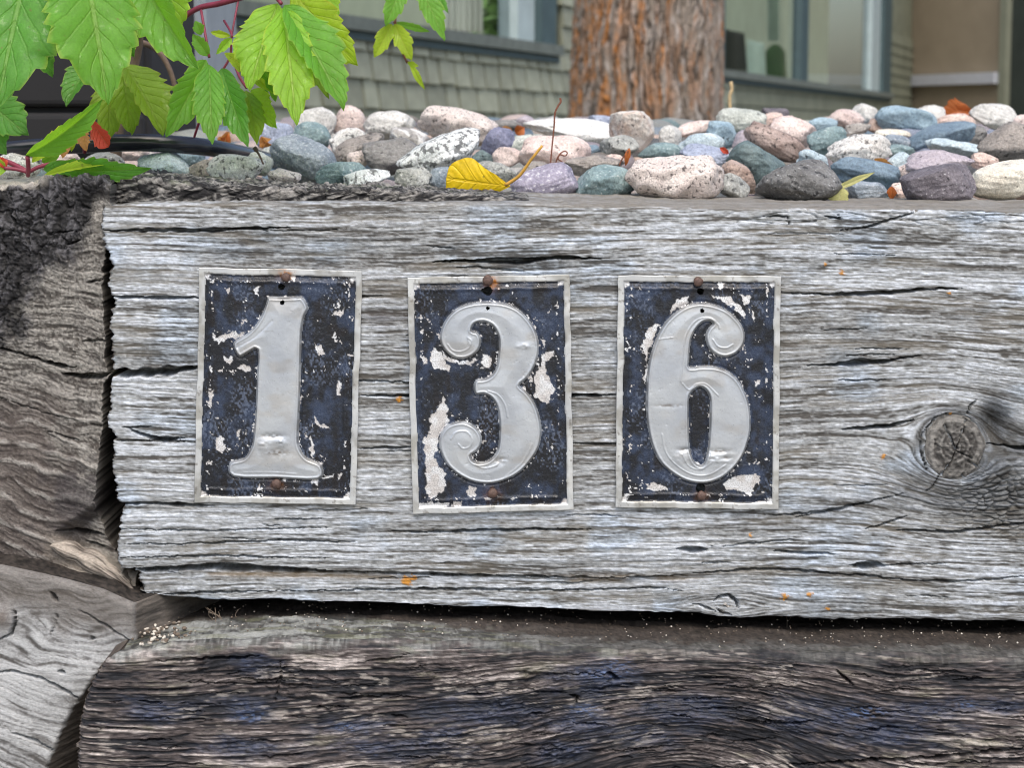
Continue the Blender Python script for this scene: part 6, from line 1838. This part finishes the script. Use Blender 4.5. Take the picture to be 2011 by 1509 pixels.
def build_house():
    h = empty('house', tuple(wp(4, -0.08)))
    tag(h, 'olive green shingled house with big windows and a brown door', 'house')
    SILL = 0.395
    sL0, sL1 = -4.0, s_of(1086)
    sR0, sR1 = s_of(1395), s_of(1738)
    END = s_of(1786)
    TOP = 1.9
    # structural wall behind the shingles, with the two window openings left free
    wall = wbox('wall', -5.0, END, -0.3, SILL - 0.02, -0.12, -0.012, M_SHD, h)
    for a, b, z0, z1 in ((sL1, sR0, SILL - 0.02, TOP), (sR1, END, SILL - 0.02, TOP), (-5.0, -4.0, SILL - 0.02, TOP), (-5.0, END, TOP, 2.6)):
        wbox('wall_panel', a, b, z0, z1, -0.12, -0.012, M_SHD, h)
    # shingle courses: single shingles near, plain courses where they are too far to tell apart
    rg = random.Random(12)
    ex = 0.0985
    rows = [0.289 - ex * k for k in range(-6, 5)]
    meshes = {}
    for ri, zb in enumerate(rows):
        spans = [(-1.6, 6.2)] if zb + ex <= SILL + 0.02 else [(sL1 + 0.02, min(6.2, sR0))]
        if zb > 0.9: spans = []
        for a, b in spans:
            s = a + rg.uniform(0, 0.1)
            while s < b - 0.05:
                w = rg.choice([0.14, 0.18, 0.22, 0.26])
                z1 = min(zb + ex + 0.012, SILL) if zb < SILL and a < 0 else zb + ex + 0.012
                key = (w, round(z1 - zb, 3))
                if key not in meshes:
                    H = z1 - zb; t0, t1 = 0.020, 0.004
                    V = [(0, 0, t0), (w - 0.022, 0, t0), (w - 0.022, H, t1), (0, H, t1), (0, 0, -0.006), (w - 0.022, 0, -0.006), (w - 0.022, H, -0.006), (0, H, -0.006)]
                    meshes[key] = mesh_py('shingle', V, [(0, 1, 2, 3), (0, 4, 5, 1), (1, 5, 6, 2), (2, 6, 7, 3), (3, 7, 4, 0)], False)
                me = meshes[key].copy() if False else meshes[key]
                o = bpy.data.objects.new('shingle', me)
                if not me.materials: me.materials.append(M_SH[0])
                COL.objects.link(o)
                p = wp(s, zb + rg.uniform(-.004, .004), rg.uniform(0, 0.003))
                mt = Matrix(((WD.x, 0, WN.x, p.x), (WD.y, 0, WN.y, p.y), (0, 1, 0, p.z), (0, 0, 0, 1)))
                o.parent = h; o.matrix_parent_inverse = h.matrix_world.inverted()
                o.matrix_world = mt
                o.material_slots[0].link = 'OBJECT'; o.material_slots[0].material = rg.choice(M_SH)
                s += w
        # far part of the course
        far = (6.2, END) if zb + ex <= SILL + 0.02 else (sR1, END)
        V = [wp(far[0], zb, 0.012), wp(far[1], zb, 0.012), wp(far[1], zb + ex + 0.01, 0.002), wp(far[0], zb + ex + 0.01, 0.002), wp(far[0], zb, -0.01), wp(far[1], zb, -0.01)]
        link('shingle_course', mesh_py('shingle_course', V, [(0, 1, 2, 3), (0, 4, 5, 1)], False), M_SHD, h)
    # windows
    def window(s0, s1, mull, jamb_w):
        w = wbox('window', s0, s1, SILL - 0.045, SILL, -0.06, 0.05, M_SILL, h)
        w['label'] = 'window with weathered grey sill'
        wbox('sill', s0, s1, SILL - 0.075, SILL - 0.047, -0.03, 0.03, M_TRIMD, w)
        wbox('jamb', s1 - jamb_w, s1 - 0.02, SILL + 0.002, TOP, -0.07, 0.02, M_TRIMD, w)
        wbox('sash', s1 - jamb_w * 2.0, s1 - jamb_w - 0.004, SILL + 0.002, TOP, -0.10, -0.012, M_WHT, w)
        if s0 > 0: wbox('jamb', s0 + 0.02, s0 + 0.25, SILL + 0.002, TOP, -0.07, 0.02, M_TRIMD, w)
        for q in mull:
            wbox('mullion', q - 0.14, q + 0.14, SILL + 0.003, TOP, -0.07, 0.0, M_TRIMD, w)
        V = [wp(s0, SILL, -0.05), wp(s1, SILL, -0.05), wp(s1, TOP, -0.05), wp(s0, TOP, -0.05)]
        link('pane', mesh_py('pane', V, [(0, 1, 2, 3)], False), M_GLASS, w)
    window(sL0, sL1, [], 0.24)
    window(sR0, sR1, [s_of(1574)], 0.55)
    # room: back wall and floor seen dimly through the glass
    V = [wp(-6, -0.2, -3.2), wp(END + 14, -0.2, -3.2), wp(END + 14, 2.6, -3.2), wp(-6, 2.6, -3.2)]
    link('room_wall', mesh_py('room_wall', V, [(0, 3, 2, 1)], False), M_ROOM, h)
    V = [wp(-6, -0.2, -3.2), wp(END, -0.2, -3.2), wp(END, -0.2, -0.125), wp(-6, -0.2, -0.125)]
    link('room_floor', mesh_py('room_floor', V, [(0, 1, 2, 3)], False), M_ROOM, h)
    # corner board, then the wing with the door comes forward again
    C0 = wp(END, 0, 0)
    E = Vector(at(1966, 150, 20.2 - 1)); S = Vector(at(1787, 160, 21.4 - 1))
    d = Vector((E.x - S.x, E.y - S.y, 0)); ln = d.length; d /= ln
    n = Vector((d.y, -d.x, 0))
    if n.y > 0: n = -n
    def dbox(name, a0, a1, z0, z1, o0, o1, mat, parent):
        V = []
        for a in (a0, a1):
            for z in (z0, z1):
                for o in (o0, o1):
                    q = Vector((S.x, S.y, 0)) + d * a + n * o
                    V.append((q.x, q.y, CZ + z))
        return link(name, mesh_py(name, V, [(0, 1, 3, 2), (4, 6, 7, 5), (0, 4, 5, 1), (2, 3, 7, 6), (0, 2, 6, 4), (1, 5, 7, 3)], False), mat, parent)
    M_OL = plain('corner_board_paint', L3(96, 98, 80), 0.8, 0.15, 4)
    dbox('corner_board', -0.32, -0.01, -0.3, 2.6, -0.2, 0.03, M_OL, h)
    door = dbox('door', 0.0, ln, -0.15, 2.3, -0.05, 0.0, M_DOOR, h)
    bar = dbox('push_bar', 0.01, ln - 0.01, (265 - 168) / F * 20.8, (265 - 147) / F * 20.8, 0.02, 0.08, M_BAR, door)
    dbox('door_frame', ln + 0.004, ln + 0.10, -0.15, 2.3, -0.05, 0.04, plain('door_frame_paint', L3(132, 136, 120), 0.7, 0.1, 4), h)
    dbox('doorway_wall', ln + 0.11, ln + 3.5, -0.3, 2.6, -0.1, -0.02, plain('dark_wall_paint', L3(52, 60, 56), 0.7, 0.2, 4), h)
    # things in the room
    def chair(px, py, Y, w, hgt, mat, label, top_round):
        r = empty('chair', at(px, py + hgt * 1.0, Y)); tag(r, label, 'chair', 'chairs behind the window')
        k = (1 + Y) / F
        c = atv(px, py, Y); ww, hh = w * k, hgt * k
        V, Fc = [], []
        ns, nr = 12, 8
        for j in range(nr + 1):
            for i in range(ns + 1):
                a = (i / ns - 0.5); z = j / nr
                wd = 1 - (0.18 * z if not top_round else 0.0)
                zt = z - (0.25 * (2 * a) ** 2 * z if top_round else 0.10 * a * z)
                for o in (0, 1):
                    V.append((c.x + a * ww * wd, c.y + 0.12 * (1 - (2 * a) ** 2) * 0.3 + 0.04 * o + 0.10 * z, c.z - hh / 2 + zt * hh))
        ix = lambda j, i, o: (j * (ns + 1) + i) * 2 + o
        for j in range(nr):
            for i in range(ns):
                Fc.append((ix(j, i, 0), ix(j, i + 1, 0), ix(j + 1, i + 1, 0), ix(j + 1, i, 0))); Fc.append((ix(j, i, 1), ix(j + 1, i, 1), ix(j + 1, i + 1, 1), ix(j, i + 1, 1)))
        for i in range(ns): Fc.append((ix(nr, i, 0), ix(nr, i + 1, 0), ix(nr, i + 1, 1), ix(nr, i, 1)))
        for j in range(nr):
            Fc.append((ix(j, 0, 0), ix(j + 1, 0, 0), ix(j + 1, 0, 1), ix(j, 0, 1))); Fc.append((ix(j, ns, 0), ix(j, ns, 1), ix(j + 1, ns, 1), ix(j + 1, ns, 0)))
        link('backrest', mesh_py('backrest', V, Fc), mat, r)
        zs = c.z - hh / 2
        def bx(nm, x0, x1, y0, y1, z0, z1):
            Vv = [(x, y, z) for x in (x0, x1) for y in (y0, y1) for z in (z0, z1)]
            link(nm, mesh_py(nm, Vv, [(0, 1, 3, 2), (4, 6, 7, 5), (0, 4, 5, 1), (2, 3, 7, 6), (0, 2, 6, 4), (1, 5, 7, 3)], False), mat, r)
        bx('seat', c.x - ww / 2, c.x + ww / 2, c.y, c.y + 0.45, zs - 0.06, zs - 0.004)
        for sx in (-0.46, 0.42):
            for sy in (0.02, 0.40):
                bx('leg', c.x + sx * ww, c.x + (sx + 0.05) * ww, c.y + sy, c.y + sy + 0.04, CZ - 0.2, zs - 0.064)
    mdk = plain('chair_dark', L3(44, 46, 38), 0.7, 0.2, 10); mgr = plain('chair_green', L3(46, 78, 36), 0.7, 0.2, 10); mpl = plain('chair_pale', L3(176, 196, 184), 0.7, 0.1, 10)
    chair(1446, 98, 14.6, 44, 76, mdk, 'dark square chair back behind the right window', False)
    chair(1526, 118, 16.6, 38, 66, mgr, 'dark green rounded chair back behind the right window', True)
    chair(1486, 118, 16.2, 40, 76, mpl, 'pale chair back between the two dark chairs behind the window', False)
    r = empty('curtain', at(1520, 60, 17.6)); tag(r, 'pale narrow curtain hanging behind the right window', 'curtain')
    V, Fc = [], []
    for i in range(25):
        for j in (0, 1):
            p = atv(1508 + i * 0.9, 80 if j == 0 else -140, 17.6); V.append((p.x, p.y + 0.05 * math.sin(i * 1.6), p.z))
    Fc = [(2 * i, 2 * i + 2, 2 * i + 3, 2 * i + 1) for i in range(24)]
    link('cloth', mesh_py('cloth', V, Fc), mpl, r)
    # left window: plant and white cloth added in place of outdoor reflections
    r = empty('reflection_plant', at(985, 75, 9.6)); tag(r, 'added leafy plant standing in for a tree reflection in the left window', 'plant')
    rg2 = random.Random(4); V, Fc = [], []
    for k in range(170):
        p = atv(rg2.gauss(985, 26), rg2.gauss(34, 26), 13.2 + rg2.gauss(0, .12))
        a = Vector((rg2.gauss(0, 1), rg2.gauss(0, 1), rg2.gauss(0, 1))).normalized(); b = a.cross(Vector((rg2.gauss(0, 1), rg2.gauss(0, 1), rg2.gauss(0, 1)))).normalized()
        i = len(V); V += [p - a * .07, p + b * .025, p + a * .07, p - b * .025]; Fc.append((i, i + 1, i + 2, i + 3))
    link('foliage', mesh_py('foliage', V, Fc), plain('reflection_green', L3(86, 122, 56), 0.6, 0.4, 8), r)
    Vp, Fp = tube([atv(985, 70, 13.2), atv(985, 96, 13.2)], [0.12, 0.09], 14)
    link('pot', mesh_py('pot', Vp, Fp), mdk, r)
    r = empty('curtain', at(905, 40, 10.5)); tag(r, 'added white cloth standing in for a bright reflection in the left window', 'curtain')
    V = []
    for i in range(41):
        for j in (0, 1):
            p = atv(868 + i * 2.0, 62 if j == 0 else -160, 11.6); V.append((p.x, p.y + 0.06 * math.sin(i * 1.1), p.z))
    link('cloth', mesh_py('cloth', V, [(2 * i, 2 * i + 2, 2 * i + 3, 2 * i + 1) for i in range(40)]), plain('reflection_white', L3(214, 220, 216), 0.8, 0.1, 6), r)
build_house()

# ------------------------------------------------------------------ black and grey boxes behind the creeper
def box_thing(name, label, cat, x0, x1, y0, y1, Y, dep, mat, lid):
    r = empty(name, at((x0 + x1) / 2, y1, Y)); tag(r, label, cat)
    a, b = atv(x0, y1, Y), atv(x1, y0, Y)
    def bx(nm, xa, xb, za, zb, ya, yb):
        V = [(x, y, z) for x in (xa, xb) for y in (ya, yb) for z in (za, zb)]
        o = link(nm, mesh_py(nm, V, [(0, 1, 3, 2), (4, 6, 7, 5), (0, 4, 5, 1), (2, 3, 7, 6), (0, 2, 6, 4), (1, 5, 7, 3)], False), mat, r)
        md = o.modifiers.new('bevel', 'BEVEL'); md.width = 0.006; md.segments = 3
    bx('body', a.x, b.x, a.z, b.z, Y, Y + dep)
    for (s, t) in lid:
        bx('panel', a.x + 0.004, b.x - 0.004, a.z + (b.z - a.z) * s, a.z + (b.z - a.z) * t, Y - 0.010, Y - 0.0005)
box_thing('black_bin', 'matt black bin behind the creeper leaves at the left', 'bin', -520, 287, -260, 318, 0.52, 0.22, plain('bin_black', L3(26, 26, 28), 0.8, 0.2, 30), [(0.05, 0.17), (0.19, 0.96)])
box_thing('utility_box', 'blue grey utility box right of the black bin', 'box', 290, 400, -240, 306, 0.80, 0.2, plain('box_grey', L3(150, 158, 164), 0.6, 0.12, 30), [(0.04, 0.415), (0.425, 0.97)])
